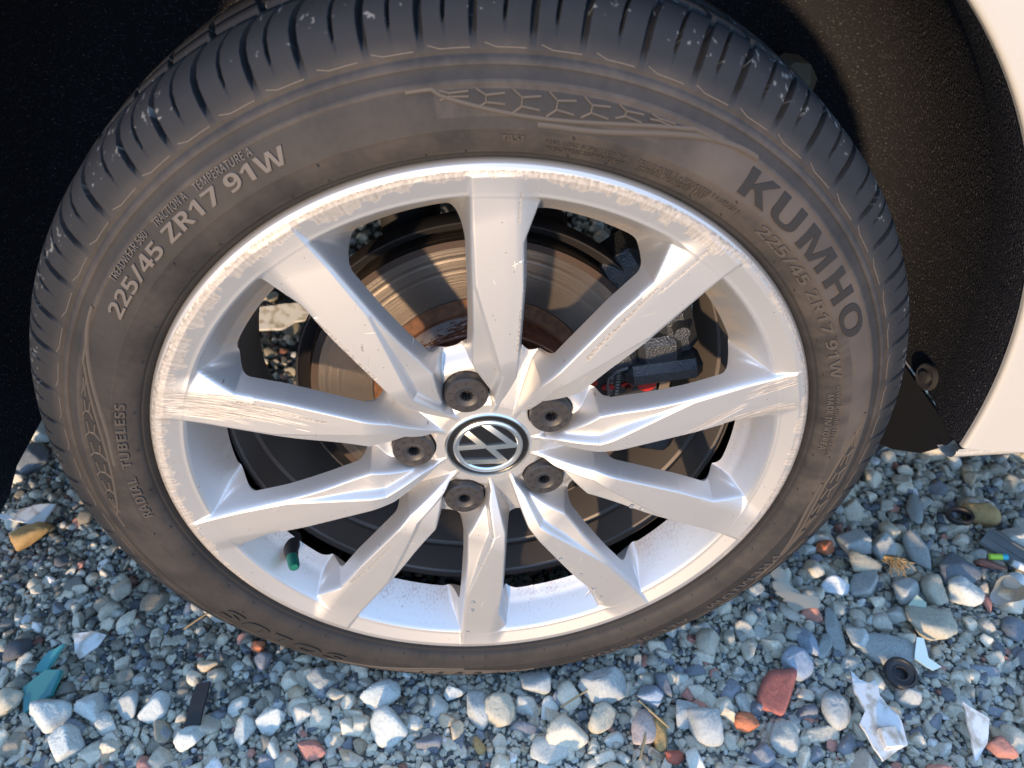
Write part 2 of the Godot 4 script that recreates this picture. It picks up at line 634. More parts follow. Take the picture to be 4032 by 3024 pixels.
	scrape([Vector2(-0.0795, -0.0820), Vector2(-0.0987, -0.1065), Vector2(-0.1182, -0.1277)], 0.0005, 0.0008, 0.8, -0.05)
	scrape([Vector2(0.0640, -0.1235), Vector2(0.0700, -0.1300)], 0.0018, 0.0010, 0.5, 0.05)
	scrape([Vector2(-0.170, 0.0740), Vector2(-0.150, 0.0680), Vector2(-0.128, 0.0570), Vector2(-0.110, 0.0510)], 0.0012, 0.0012, 0.66)
	streaks(Vector2(-0.217, 0.0775), Vector2(-0.176, 0.0690), 0.0098, 320, 0.010, 0.034, -0.05)
	streaks(Vector2(-0.192, 0.0730), Vector2(-0.130, 0.0575), 0.0060, 170, 0.012, 0.040, -0.10)
	streaks(Vector2(-0.1985, 0.0704), Vector2(-0.1685, 0.0577), 0.0004, 14, 0.018, 0.028, -0.12)
	streaks(Vector2(0.2229, 0.0490), Vector2(0.1780, 0.0340), 0.0042, 120, 0.010, 0.036, 0.06)
	streaks(Vector2(0.2162, 0.0731), Vector2(0.1834, 0.0570), 0.0050, 60, 0.006, 0.022, 0.0)
	streaks(Vector2(0.188, 0.0510), Vector2(0.148, 0.0270), 0.0022, 34, 0.014, 0.044, 0.10)
	streaks(Vector2(-0.128, 0.166), Vector2(-0.112, 0.143), 0.0010, 8, 0.010, 0.020, 0.0)
	# hairlines and specks everywhere
	for k in 160:
		var a := rng.randf() * TAU
		var r := rng.randf_range(0.05, 0.21)
		var p := Vector2(cos(a), sin(a)) * r
		streaks(p, p + Vector2.from_angle(rng.randf() * TAU) * 0.01, 0.0, 1, 0.003, 0.014, rng.randf_range(-0.1, 0.1))
	for k in 420:
		var a := rng.randf() * TAU
		var p := Vector2(cos(a), sin(a)) * rng.randf_range(0.04, 0.232)
		var s := rng.randi_range(1, 3)
		for q in s * s:
			dab(p.x + 0.00023 * (q % s), p.y + 0.00023 * (q / s), Color(0.25, 0.22, 0.2), 0.75, 0.7, 0.1, 0.0)
	var ic := Image.create_from_data(TEX, TEX, false, Image.FORMAT_RGB8, pc)
	var ir := Image.create_from_data(TEX, TEX, false, Image.FORMAT_RGB8, pr)
	var ih := Image.create_from_data(TEX, TEX, false, Image.FORMAT_L8, ph)
	ih.convert(Image.FORMAT_RGBA8)
	ih.bump_map_to_normal_map(3.0)
	var m := StandardMaterial3D.new()
	m.albedo_texture = ImageTexture.create_from_image(ic)
	m.roughness_texture = ImageTexture.create_from_image(ir)
	m.roughness_texture_channel = BaseMaterial3D.TEXTURE_CHANNEL_GREEN
	m.metallic_texture = m.roughness_texture
	m.metallic_texture_channel = BaseMaterial3D.TEXTURE_CHANNEL_BLUE
	m.metallic = 1.0
	m.roughness = 1.0
	m.normal_enabled = true
	m.normal_texture = ImageTexture.create_from_image(ih)
	m.normal_scale = 0.7
	m.clearcoat_enabled = true
	m.clearcoat = 0.12
	m.clearcoat_roughness = 0.18
	M.paint = m


# ---------------------------------------------------------------- tyre
const SIDE := [Vector2(0.2320, -0.0120), Vector2(0.2345, -0.0070), Vector2(0.2368, -0.0030), Vector2(0.2380, -0.0006), Vector2(0.2392, 0.0004), Vector2(0.2400, -0.0004), Vector2(0.2410, 0.0016), Vector2(0.2430, 0.0040), Vector2(0.2470, 0.0060), Vector2(0.2520, 0.0074), Vector2(0.2556, 0.0079), Vector2(0.2562, 0.0084), Vector2(0.2570, 0.0078), Vector2(0.2620, 0.0072), Vector2(0.2680, 0.0056), Vector2(0.2735, 0.0034), Vector2(0.2762, 0.0019), Vector2(0.2768, 0.0024), Vector2(0.2786, 0.0014), Vector2(0.2792, 0.0004), Vector2(0.2846, -0.0028), Vector2(0.2853, -0.0020), Vector2(0.2878, -0.0036), Vector2(0.2886, -0.0058), Vector2(0.2902, -0.0068), Vector2(0.2910, -0.0060), Vector2(0.2955, -0.0088), Vector2(0.3000, -0.0122), Vector2(0.3045, -0.0164), Vector2(0.3085, -0.0214), Vector2(0.3120, -0.0276), Vector2(0.3143, -0.0345), Vector2(0.3156, -0.0420), Vector2(0.3164, -0.0505), Vector2(0.3090, -0.0520), Vector2(0.3090, -0.0575), Vector2(0.3171, -0.0590), Vector2(0.3179, -0.0680), Vector2(0.3184, -0.0760), Vector2(0.3105, -0.0775), Vector2(0.3105, -0.0835), Vector2(0.3187, -0.0850), Vector2(0.3190, -0.1020)]


func side_z(r: float) -> float:
	for k in range(3, SIDE.size() - 10):
		if r <= SIDE[k + 1].x:
			return lerpf(SIDE[k].y, SIDE[k + 1].y, (r - SIDE[k].x) / (SIDE[k + 1].x - SIDE[k].x))
	return -0.03


func settle(p: Vector3) -> Vector3:
	# the tyre flattens where it stands on the stones
	var floor_y := -0.3035
	if p.y < floor_y + 0.007:
		var over := floor_y + 0.007 - p.y
		p.y = floor_y + 0.007 - over * 0.28
	return p


func tyre() -> void:
	var prof := []
	for p in SIDE: prof.append(Vector2(p.x + 0.0045 * smoothstep(0.290, 0.310, p.x), p.y))
	for k in range(SIDE.size() - 2, -1, -1):
		prof.append(Vector2(prof[k].x, -0.204 - SIDE[k].y))
	var np := prof.size()
	var pitches := 64
	# within one pitch: where the columns stand, and whether they are cut by the wide or the thin slot
	var cols := [[-0.090, 0], [-0.064, 0], [-0.052, 1], [0.052, 1], [0.064, 0], [0.090, 0], [0.26, 0], [0.440, 0], [0.466, 0], [0.476, 2], [0.524, 2], [0.534, 0], [0.560, 0], [0.76, 0]]
	var nc := pitches * cols.size()
	var g := Geo.new()
	var pnorm := []
	for k in np:
		var t: Vector2 = (prof[mini(k + 1, np - 1)] - prof[maxi(k - 1, 0)]).normalized()
		pnorm.append(Vector2(-t.y, t.x))
	var grid := PackedVector3Array()
	for c in nc + 1:
		var pi := c / cols.size()
		var cc: Array = cols[c % cols.size()]
		var jit := 0.06 * sin(pi * 2.4) + 0.05 * sin(pi * 5.1)
		for k in np:
			var p: Vector2 = prof[k]
			var zz := p.y
			if zz < -0.102: zz = -0.204 - zz
			var depth := 0.0
			if cc[1] == 1:
				depth = 0.0062 * smoothstep(0.2945, 0.306, p.x) * smoothstep(-0.0520, -0.0490, zz)
				depth = maxf(depth, 0.0040 * smoothstep(-0.0575, -0.0590, zz) * smoothstep(-0.090, -0.084, zz))
			elif cc[1] == 2:
				depth = 0.0050 * smoothstep(0.3035, 0.3060, p.x) * smoothstep(-0.0515, -0.0485, zz)
			if p.x < 0.3155 and zz < -0.05: depth = 0.0
			var lean := -0.30 * smoothstep(-0.002, -0.055, zz) + 0.30 * smoothstep(-0.055, -0.10, zz)
			lean += 0.10 * sin(clampf((zz + 0.05) / 0.05, 0.0, 1.0) * PI)
			if p.x < 0.288: lean = 0.0
			var th: float = TAU * (pi + cc[0] + jit * (1.0 if p.x > 0.288 else 0.0) + lean) / pitches
			var nn: Vector2 = pnorm[k]
			var q := p - nn * depth
			grid.append(settle(Vector3(q.x * cos(th), q.x * sin(th), q.y)))
	var at := func(c: int, k: int) -> Vector3: return grid[(c % nc) * np + k]
	for c in nc + 1:
		for k in np:
			var a: Vector3 = at.call(c + nc - 1, k)
			var b: Vector3 = at.call(c + 1, k)
			var d: Vector3 = at.call(c, maxi(k - 1, 0))
			var e: Vector3 = at.call(c, mini(k + 1, np - 1))
			var nn := (b - a).cross(e - d).normalized()
			var p := grid[(c % nc) * np + k]
			var u := float(c) / nc
			if nn.dot(Vector3(p.x, p.y, 0.0).normalized() * pnorm[k].x + Vector3(0, 0, pnorm[k].y)) < 0.0: nn = -nn
			g.add(p, nn, Vector2(atan2(p.y, p.x) / TAU + 0.5, clampf((prof[k].x - 0.23) / 0.09, 0.0, 1.0)))
	# unwrap u along the seam
	for c in nc:
		for k in np - 1:
			var q := c * np + k
			g.tri(q, q + np, q + 1)
			g.tri(q + np, q + np + 1, q + 1)
	for t in range(0, g.i.size(), 3):
		var lo := minf(g.uv[g.i[t]].x, minf(g.uv[g.i[t + 1]].x, g.uv[g.i[t + 2]].x))
		var hi := maxf(g.uv[g.i[t]].x, maxf(g.uv[g.i[t + 1]].x, g.uv[g.i[t + 2]].x))
		if hi - lo > 0.5:
			for j in 3:
				var vi := g.i[t + j]
				if g.uv[vi].x < 0.5:
					g.i[t + j] = g.add(g.v[vi], g.n[vi], g.uv[vi] + Vector2(1, 0))
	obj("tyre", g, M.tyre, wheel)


func lens_r(t: float) -> Vector2:
	# inner and outer radius of a leaf-shaped field on the side wall, t from 0 to 1 clockwise
	var outer := 0.2752
	var dip := sin(PI * pow(t, 0.85))
	return Vector2(outer - 0.0125 * dip, outer - 0.0004)


const LENSES := [80.5, 170.5, 260.5, 350.5]
const LENS_HALF := 14.5


func paint_tyre() -> void:
	# u round the tyre, v from r 0.23 to 0.32: tone of clean, dusty and hatched rubber
	var w := 2048
	var h := 256
	var d := PackedByteArray()
	d.resize(w * h * 3)
	for y in h:
		var r := 0.23 + 0.09 * (y + 0.5) / h
		for x in w:
			var th := TAU * ((x + 0.5) / w - 0.5)
			var deg := rad_to_deg(th)
			var c := cos(th) * r
			var s := sin(th) * r
			var n1 := noise.get_noise_2d(c * 1800.0, s * 1800.0)
			var n2 := noise.get_noise_2d(c * 16000.0, s * 16000.0 + 77.0)
			var n3 := noise.get_noise_2d(deg * 26.0, r * 900.0)
			var dust := clampf(0.62 + 0.5 * n1 + 0.18 * n2 + 0.15 * n3, 0.0, 1.0)
			if r > 0.288: dust *= lerpf(0.80, 0.10, smoothstep(0.288, 0.302, r))
			# more brown dust on the forward side
			dust *= 0.75 + 0.25 * clampf(cos(th - 0.35) + 0.3, 0.0, 1.0)
			if r > 0.2500 and r < 0.2785:
				var tan_share := smoothstep(-16.0, 2.0, deg) * smoothstep(76.0, 52.0, deg) * smoothstep(0.2500, 0.2580, r) * smoothstep(0.2785, 0.2760, r)
				dust = lerpf(dust, maxf(dust, 1.05 + 0.4 * n1), tan_share)
			dust *= lerpf(0.45, 1.0, smoothstep(-0.95, 0.1, sin(th)))  # side wall tone gets darker towards the bottom of the tyre
			if r < 0.241: dust *= 0.35
			var k := 1.0
			if r > 0.2790 and r < 0.2848: k = 0.45
			elif r > 0.2565 and r < 0.2760:
				var inside := false
				for L in LENSES:
					var t := fposmod(L - deg + 180.0, 360.0) - 180.0
					t = t / (2.0 * LENS_HALF) + 0.5
					if t > 0.0 and t < 1.0:
						var lr := lens_r(t)
						if r > lr.x and r < lr.y: inside = true
				if inside: k = 0.30
				elif deg > 95.0 and deg < 162.0: k = 0.50
				elif deg < -15.0 and deg > -60.0: k = 0.55
				elif deg > 62.0 and deg < 95.0 and r < 0.262: k = lerpf(1.0, 0.55, smoothstep(62.0, 76.0, deg))
			# dark scrub marks where water ran
			if deg > -6.0 and deg < 28.0 and r < 0.262: dust *= 0.75 + 0.5 * n3
			var wet := smoothstep(0.15, 0.5, noise.get_noise_1d(deg * 9.0 + 400.0) + 0.3 * n3) * smoothstep(-55.0, -70.0, deg) * smoothstep(-125.0, -110.0, deg) * smoothstep(0.252, 0.244, r)
			dust *= k * (1.0 - wet)
			var q := 3 * (y * w + x)
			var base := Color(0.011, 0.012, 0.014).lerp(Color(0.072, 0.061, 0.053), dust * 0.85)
			if r > 0.3075 and n2 + 0.5 * n1 > 0.44: base = base.lerp(Color(0.14, 0.14, 0.135), clampf((n2 + 0.5 * n1 - 0.44) * 7.0, 0.0, 0.85))
			base = base.linear_to_srgb()
			d[q] = base.r8; d[q + 1] = base.g8; d[q + 2] = base.b8
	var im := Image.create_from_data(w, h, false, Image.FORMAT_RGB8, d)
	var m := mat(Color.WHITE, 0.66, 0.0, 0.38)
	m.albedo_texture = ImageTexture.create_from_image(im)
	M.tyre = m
	var l := mat(lin(0.082, 0.071, 0.063), 0.66)
	M.rubber_light = l
	M.rubber_dark = mat(lin(0.012, 0.011, 0.011), 0.85)
	M.rubber_mid = mat(lin(0.050, 0.043, 0.038), 0.64)


func around(called: String, text: String, deg0: float, deg1: float, r: float, high: float, m: Material, bold := true, proud := 0.0011, outline := false) -> void:
	# raised lettering on the side wall, read clockwise from deg0 to deg1, tops outward
	var f := SystemFont.new()
	f.font_names = PackedStringArray(["Droid Sans"])
	f.font_weight = 700 if bold else 400
	var tm := TextMesh.new()
	tm.text = text
	tm.font = f
	tm.font_size = 64
	tm.pixel_size = 0.01
	tm.depth = 0.1
	tm.curve_step = 1.0
	tm.horizontal_alignment = HORIZONTAL_ALIGNMENT_LEFT
	var box := tm.get_aabb()
	var a := tm.get_mesh_arrays()
	var v: PackedVector3Array = a[Mesh.ARRAY_VERTEX]
	var nn: PackedVector3Array = a[Mesh.ARRAY_NORMAL]
	var ix: PackedInt32Array = a[Mesh.ARRAY_INDEX]
	var g := Geo.new()
	var sy := high / box.size.y
	for k in v.size():
		var fx := (v[k].x - box.position.x) / box.size.x
		var th := deg_to_rad(lerpf(deg0, deg1, fx))
		var rr := r + (v[k].y - box.position.y) * sy
		var fz := (v[k].z - box.position.z) / box.size.z
		var slope := (side_z(rr + 0.001) - side_z(rr - 0.001)) / 0.002
		var z := side_z(rr) + (proud if fz > 0.5 else -0.0012)
		var er := Vector3(cos(th), sin(th), 0)
		var et := Vector3(sin(th), -cos(th), 0)
		var n := (et * nn[k].x + er * nn[k].y + Vector3(0, 0, 1) * nn[k].z - er * slope * nn[k].z).normalized()
		g.add(settle(er * rr + Vector3(0, 0, z)), n)
	for k in range(0, ix.size(), 3):
		g.tri(ix[k], ix[k + 1], ix[k + 2])
	obj(called, g, m, wheel)


func rib(g: Geo, pts: Array, wide: float, proud: float) -> void:
	# a raised line on the side wall through (degrees, radius) points
	var s := g.v.size()
	for k in pts.size():
		var a: Vector2 = pts[maxi(k - 1, 0)]
		var b: Vector2 = pts[mini(k + 1, pts.size() - 1)]
		var pa := Vector2.from_angle(deg_to_rad(a.x)) * a.y
		var pb := Vector2.from_angle(deg_to_rad(b.x)) * b.y
		var d := (pb - pa).normalized()
		var nn := Vector2(-d.y, d.x)
		var c := Vector2.from_angle(deg_to_rad(pts[k].x)) * float(pts[k].y)
		for o in [-0.5, -0.3, 0.3, 0.5]:
			var p: Vector2 = c + nn * wide * o
			var z: float = side_z(p.length()) + (proud if absf(o) < 0.4 else -0.0006)
			var n3 := Vector3(nn.x * o * 1.2, nn.y * o * 1.2, 1.0).normalized()
			g.add(settle(Vector3(p.x, p.y, z)), n3)
	for k in pts.size() - 1:
		for j in 3:
			var q := s + 4 * k + j
			g.tri(q, q + 1, q + 4)
			g.tri(q + 1, q + 5, q + 4)


func tyre_marks() -> void:
	around("lettering", "225/45 ZR17 91W", 145.6, 112.6, 0.2612, 0.0092, M.rubber_light)
	around("lettering", "TREADWEAR 580", 141.2, 132.9, 0.2728, 0.0042, M.rubber_light, false)
	around("lettering", "TRACTION A", 131.3, 125.6, 0.2722, 0.0042, M.rubber_light, false)
	around("lettering", "TEMPERATURE A", 124.3, 116.0, 0.2718, 0.0042, M.rubber_light, false)
	around("lettering", "KUMHO", 56.5, 24.6, 0.2588, 0.0158, M.rubber_dark, true, 0.0008)
	around("lettering", "225/45 ZR17 91W", 50.2, 17.6, 0.2472, 0.0070, M.rubber_mid, true, 0.0014)
	around("lettering", "MAX. LOAD 615kg (1356 lbs)", 82.2, 71.8, 0.2482, 0.0032, M.rubber_mid, false)
	around("lettering", "MAX. PRESS 350kPa (51psi)", 82.0, 71.6, 0.2444, 0.0032, M.rubber_mid, false)
	around("lettering", "TREAD STEEL 2 + POLYESTER 1 + NYLON 1", 70.1, 54.2, 0.2484, 0.0032, M.rubber_mid, false)
	around("lettering", "SIDEWALL POLYESTER 1 PLY", 70.0, 59.5, 0.2446, 0.0032, M.rubber_mid, false)
	around("lettering", "TA51", 87.6, 84.9, 0.2492, 0.0036, M.rubber_mid, true)
	around("lettering", "www.kumhotire.com", 16.0, 0.4, 0.2506, 0.0036, M.rubber_mid, true)
	around("lettering", "MADE IN KOREA", 14.2, 1.6, 0.2452, 0.0038, M.rubber_mid, true)
	around("lettering", "TUBELESS", 174.0, 160.6, 0.2478, 0.0060, M.rubber_mid, true)
	around("lettering", "RADIAL", 185.5, 176.2, 0.2478, 0.0060, M.rubber_mid, true)
	around("lettering", "SOLUS", 239.0, 213.0, 0.2590, 0.0150, M.rubber_dark, true)
	around("lettering", "ALL-SEASON", 311.5, 288.0, 0.2640, 0.0095, M.rubber_mid, true)
	around("lettering", "PREMIUM", 334.0, 316.0, 0.2640, 0.0105, M.rubber_mid, true)
	for L in LENSES:
		var g := Geo.new()
		var lo := []
		var up := []
		for k in 41:
			var t := -0.10 + 1.25 * k / 40.0
			var lr := lens_r(clampf(t, 0.0, 1.0))
			var deg: float = L + LENS_HALF - 2.0 * LENS_HALF * t
			lo.append(Vector2(deg, lr.x + (0.0004 if t < 0.0 or t > 1.0 else -0.0009)))
		rib(g, lo, 0.0022, 0.0010)
		# the branch that leaves the leaf and runs on into the hatched band
		var tail := []
		for k in 31:
			var t := k / 30.0
			tail.append(Vector2(L + 3.0 - 27.0 * t, 0.2585 + 0.0200 * smoothstep(0.15, 1.0, t)))
		rib(g, tail, 0.0034, 0.0009)
		# hexagons in the leaf
		for q in 7:
			var deg: float = L + LENS_HALF * 0.82 - q * LENS_HALF * 0.27
			var t: float = (L - deg) / (2.0 * LENS_HALF) + 0.5
			var lr := lens_r(t)
			var rm := (lr.x + lr.y) / 2.0
			var hh := (lr.y - lr.x) * 0.5
			var wdeg := LENS_HALF * 0.135
			rib(g, [Vector2(deg + wdeg, lr.x + 0.0002), Vector2(deg + wdeg * 0.45, rm - hh * 0.35), Vector2(deg + wdeg * 0.45, rm + hh * 0.35), Vector2(deg + wdeg, lr.y)], 0.0011, 0.0009)
			rib(g, [Vector2(deg + wdeg * 0.45, rm - hh * 0.35), Vector2(deg - wdeg * 0.6, rm - hh * 0.55)], 0.0011, 0.0009)
			rib(g, [Vector2(deg + wdeg * 0.45, rm + hh * 0.35), Vector2(deg - wdeg * 0.6, rm + hh * 0.55)], 0.0011, 0.0009)
		obj("moulded_pattern", g, M.rubber_mid, wheel)
	# block outlines at the shoulder
	var o := Geo.new()
	for k in 64:
		var d0 := 360.0 * (k + 0.14) / 64.0
		var d1 := 360.0 * (k + 0.88) / 64.0
		rib(o, [Vector2(d1, 0.2940), Vector2(lerpf(d0, d1, 0.72), 0.2921), Vector2(lerpf(d0, d1, 0.3), 0.2921), Vector2(d0, 0.2921)], 0.0007, 0.0004)
	obj("shoulder_rib", o, M.rubber_light, wheel)
	# moulding nibs
	var nb := Geo.new()
	for k in 40:
		var a := deg_to_rad(k * 9.0 + 2.0 * sin(k * 3.3))
		for r in [0.2432, 0.2545]:
			if r > 0.25 and k % 3: continue
			var p := settle(Vector3(cos(a) * r, sin(a) * r, side_z(r)))
			nb.tube([p, p + Vector3(0.0004, -0.0014, 0.0012)], [0.0006, 0.0002], 5)
	obj("moulding_nib", nb, M.rubber_dark, wheel).set_meta("kind", "stuff")


# ---------------------------------------------------------------- hub cap, bolts, valve
func disc_poly(r: float, n := 64) -> PackedVector2Array:
	var p := PackedVector2Array()
	for k in n: p.append(Vector2.from_angle(TAU * k / n) * r)
	return p


func hub_cap() -> void:
	var z := -0.0228
	var ring := Geo.new()
	ring.lathe([Vector2(0.0331, z - 0.004), Vector2(0.0330, z + 0.0004), Vector2(0.0322, z + 0.0012), Vector2(0.0312, z + 0.0010), Vector2(0.0306, z - 0.0004)], 96, 1.0)
	obj("cap_ring", ring, M.chrome, wheel)
	var disc := Geo.new()
	disc.lathe([Vector2(0.0308, z - 0.0006), Vector2(0.0270, z + 0.0002), Vector2(0.0001, z + 0.0004)], 96, 1.0)
	obj("hub_cap", disc, M.cap_black, wheel)
	var e := Geo.new()
	e.lathe([Vector2(0.0268, z), Vector2(0.0264, z + 0.0013), Vector2(0.0250, z + 0.0021), Vector2(0.0232, z + 0.0018), Vector2(0.0222, z + 0.0008), Vector2(0.0221, z)], 96, 1.0)
	# the two letters, drawn upright in a circle of radius 1, then turned
	var turn := Transform3D(Basis(Vector3.BACK, deg_to_rad(66.0)), Vector3.ZERO)
	var sets := [
		[[Vector2(-0.44, 1.06), Vector2(0.0, 0.10), Vector2(0.44, 1.06)], 0.215],
		[[Vector2(-0.98, 0.62), Vector2(-0.40, -0.80), Vector2(0.0, 0.03), Vector2(0.40, -0.80), Vector2(0.98, 0.62)], 0.215],
	]
	var circle := PackedVector2Array()
	for p in disc_poly(0.0231 * 1000.0, 96): circle.append(p)
	for s in sets:
		var line := PackedVector2Array()
		for p in s[0]: line.append(p * 0.0221 * 1000.0)
		if s[0].size() == 3: line = PackedVector2Array([line[0], line[1] + Vector2(0, 1.6), line[2]])
		else:
			line[2] += Vector2(0, -1.7)
		for poly in Geometry2D.offset_polyline(line, s[1] * 0.0221 * 1000.0 / 2.0, Geometry2D.JOIN_MITER, Geometry2D.END_BUTT):
			for c in Geometry2D.intersect_polygons(poly, circle):
				var q := PackedVector2Array()
				for p in c: q.append(p / 1000.0)
				e.prism(q, z, z + 0.0015, 0.0, turn)
	for k in e.v.size():
		if e.n[k].z > 0.9: e.n[k] = Vector3(e.v[k].x * 16.0, e.v[k].y * 16.0, 1.0).normalized()
	obj("emblem", e, M.chrome, wheel)


func bolts() -> void:
	var word := "VOLKSWAGEN"
	var starts := [90.0 + 4.0 * 36.0, 128.0 + 34.0, 40.0, 90.0 + 6.0 * 36.0 - 18.0, 90.0 + 7.0 * 36.0]
	var zf := -0.0178
	for b in 5:
		var a := deg_to_rad(BOLT0 - 72.0 * b)
		var c := Vector3(BOLT_R * cos(a), BOLT_R * sin(a), 0.0)
		var g := Geo.new()
		g.lathe([Vector2(0.0159, -0.046), Vector2(0.0159, zf - 0.0052), Vector2(0.0155, zf - 0.0012), Vector2(0.0146, zf), Vector2(0.0090, zf), Vector2(0.0086, zf + 0.0004), Vector2(0.0072, zf - 0.0003), Vector2(0.0052, zf - 0.0008), Vector2(0.0048, zf - 0.0012)], 56, 1.0, 0.0, TAU, 0.5)
		# the star-shaped socket
		var star := []
		for k in 20:
			star.append(Vector2.from_angle(TAU * k / 20.0 + 0.1 * b) * (0.0047 if k % 2 else 0.0036))
		for k in 20:
			var p: Vector2 = star[k]
			var q: Vector2 = star[(k + 1) % 20]
			g.out([Vector3(p.x, p.y, zf - 0.0012), Vector3(q.x, q.y, zf - 0.0012), Vector3(q.x * 0.96, q.y * 0.96, zf - 0.009), Vector3(p.x * 0.96, p.y * 0.96, zf - 0.009)], Vector3(p.x + q.x, p.y + q.y, zf - 0.005))
			var o := (p + q).normalized() * 0.00495
			g.face([Vector3(p.x, p.y, zf - 0.0012), Vector3(q.x, q.y, zf - 0.0012), Vector3(o.x, o.y, zf - 0.0012)])
		for k in g.v.size(): g.v[k] += c
		for j in 10:
			var th := deg_to_rad(starts[b] - 36.0 * j)
			letter(g, word[j], c + Vector3(cos(th) * 0.0119, sin(th) * 0.0119, zf), th - PI / 2.0, 0.0030, 0.00035)
		var o2 := obj("wheel_bolt", g, M.bolt, wheel)
		var s := Geo.new()
		s.lathe([Vector2(0.0050, zf - 0.0085), Vector2(0.0001, zf - 0.0085)], 20, 1.0)
		for k in s.v.size(): s.v[k] += c
		obj("bolt_socket", s, M.black, wheel)


var glyphs := {}

func letter(g: Geo, ch: String, at: Vector3, turn: float, high: float, proud: float) -> void:
	if not glyphs.has(ch):
		var f := SystemFont.new()
		f.font_names = PackedStringArray(["Droid Sans"])
		f.font_weight = 700
		var tm := TextMesh.new()
		tm.text = ch
		tm.font = f
		tm.font_size = 48
		tm.pixel_size = 0.01
		tm.depth = 0.1
		tm.curve_step = 1.5
		glyphs[ch] = [tm.get_mesh_arrays(), tm.get_aabb()]
	var a: Array = glyphs[ch][0]
	var box: AABB = glyphs[ch][1]
	var s := high / box.size.y
	var cc := box.get_center()
	var start := g.v.size()
	for k in a[Mesh.ARRAY_VERTEX].size():
		var p: Vector3 = a[Mesh.ARRAY_VERTEX][k] - cc
		var q := Vector2(p.x * s, p.y * s).rotated(turn)
		var nn: Vector3 = a[Mesh.ARRAY_NORMAL][k]
		var n2 := Vector2(nn.x, nn.y).rotated(turn)
		g.add(at + Vector3(q.x, q.y, proud if p.z > 0.0 else -0.0004), Vector3(n2.x, n2.y, nn.z))
	for k in range(0, a[Mesh.ARRAY_INDEX].size(), 3):
		g.tri(start + a[Mesh.ARRAY_INDEX][k], start + a[Mesh.ARRAY_INDEX][k + 1], start + a[Mesh.ARRAY_INDEX][k + 2])


func valve() -> void:
	var th := deg_to_rad(-147.0)
	var er := Vector3(cos(th), sin(th), 0)
	var base := er * 0.2035 + Vector3(0, 0, -0.034)
	var dir := (Vector3(0, 0, 1) - er * 0.30 + Vector3(0.06, 0.0, 0)).normalized()
	var g := Geo.new()
	g.tube([base - dir * 0.004, base, base + dir * 0.006, base + dir * 0.011, base + dir * 0.019], [0.0108, 0.0100, 0.0080, 0.0062, 0.0050], 20)
	obj("valve_stem", g, M.rubber_black, wheel)
	var c := Geo.new()
	c.tube([base + dir * 0.0185, base + dir * 0.0195, base + dir * 0.030, base + dir * 0.0318, base + dir * 0.0326], [0.0044, 0.0050, 0.0047, 0.0042, 0.0030], 20)
	obj("valve_cap", c, M.green, wheel).set_meta("label", "green plastic valve cap")


func drops() -> void:
	# beads of water on the lower spokes
	var spots := [[-0.0170, -0.1640, 0.0021], [-0.0185, -0.1760, 0.0023], [-0.0235, -0.2080, 0.0018], [0.0880, -0.1560, 0.0021], [0.0960, -0.1690, 0.0024], [0.0660, -0.1350, 0.0017], [0.0575, -0.1120, 0.0019], [0.0765, -0.1350, 0.0019], [0.1130, -0.0560, 0.0026], [0.1205, -0.0585, 0.0018]]
	var base := Geo.new()
	for j in 6:
		for k in 15:
			var a := TAU * k / 14.0
			var e := PI / 2.0 * j / 5.0
			base.add(Vector3(cos(a) * cos(e), sin(a) * cos(e), sin(e) * 0.45), Vector3(cos(a) * cos(e), sin(a) * cos(e), sin(e) * 1.6).normalized())
	for j in 5:
		for k in 14:
			var q := j * 15 + k
			base.tri(q, q + 1, q + 15); base.tri(q + 1, q + 16, q + 15)
	var bottom := []
	for k in 14: bottom.append(base.v[k])
	base.out(bottom, Vector3(0, 0, 1))
	var m := base.mesh()
	var names := ["uppermost water bead on the spoke pointing straight down", "middle water bead on the spoke pointing straight down", "lowest water bead near the rim end of the downward spoke", "upper of two close water beads on the lower right spoke", "larger lower water bead on the lower right spoke", "water bead halfway up the lower right spoke", "water bead nearest the hub on the lower right spoke", "water bead on the recessed facet of the lower right spoke", "long water bead on the spoke pointing to the right", "small water bead beside the long one on the right spoke"]
	for nth in spots.size():
		var s: Array = spots[nth]
		var p := Vector2(s[0], s[1])
		var best := -1
		var al := 0.0
		for b in 5:
			var d := wrapf(p.angle() - deg_to_rad(BOLT0 - 72.0 * b), -PI, PI)
			if absf(d) <= deg_to_rad(36.1):
				best = b
				al = absf(d)
		var lx := p.length() * cos(al)
		var ly := p.length() * sin(al)
		if best < 0 or window(lx, ly) < 0.001: continue
		var o := obj("water_drop", m, M.water)
		o.transform = Transform3D(Basis.from_scale(Vector3.ONE * s[2]), HUB + Vector3(p.x, p.y, height(lx, ly) + 0.0001))
		tag(o, names[nth], "water drop", "water drops on the lower spokes")


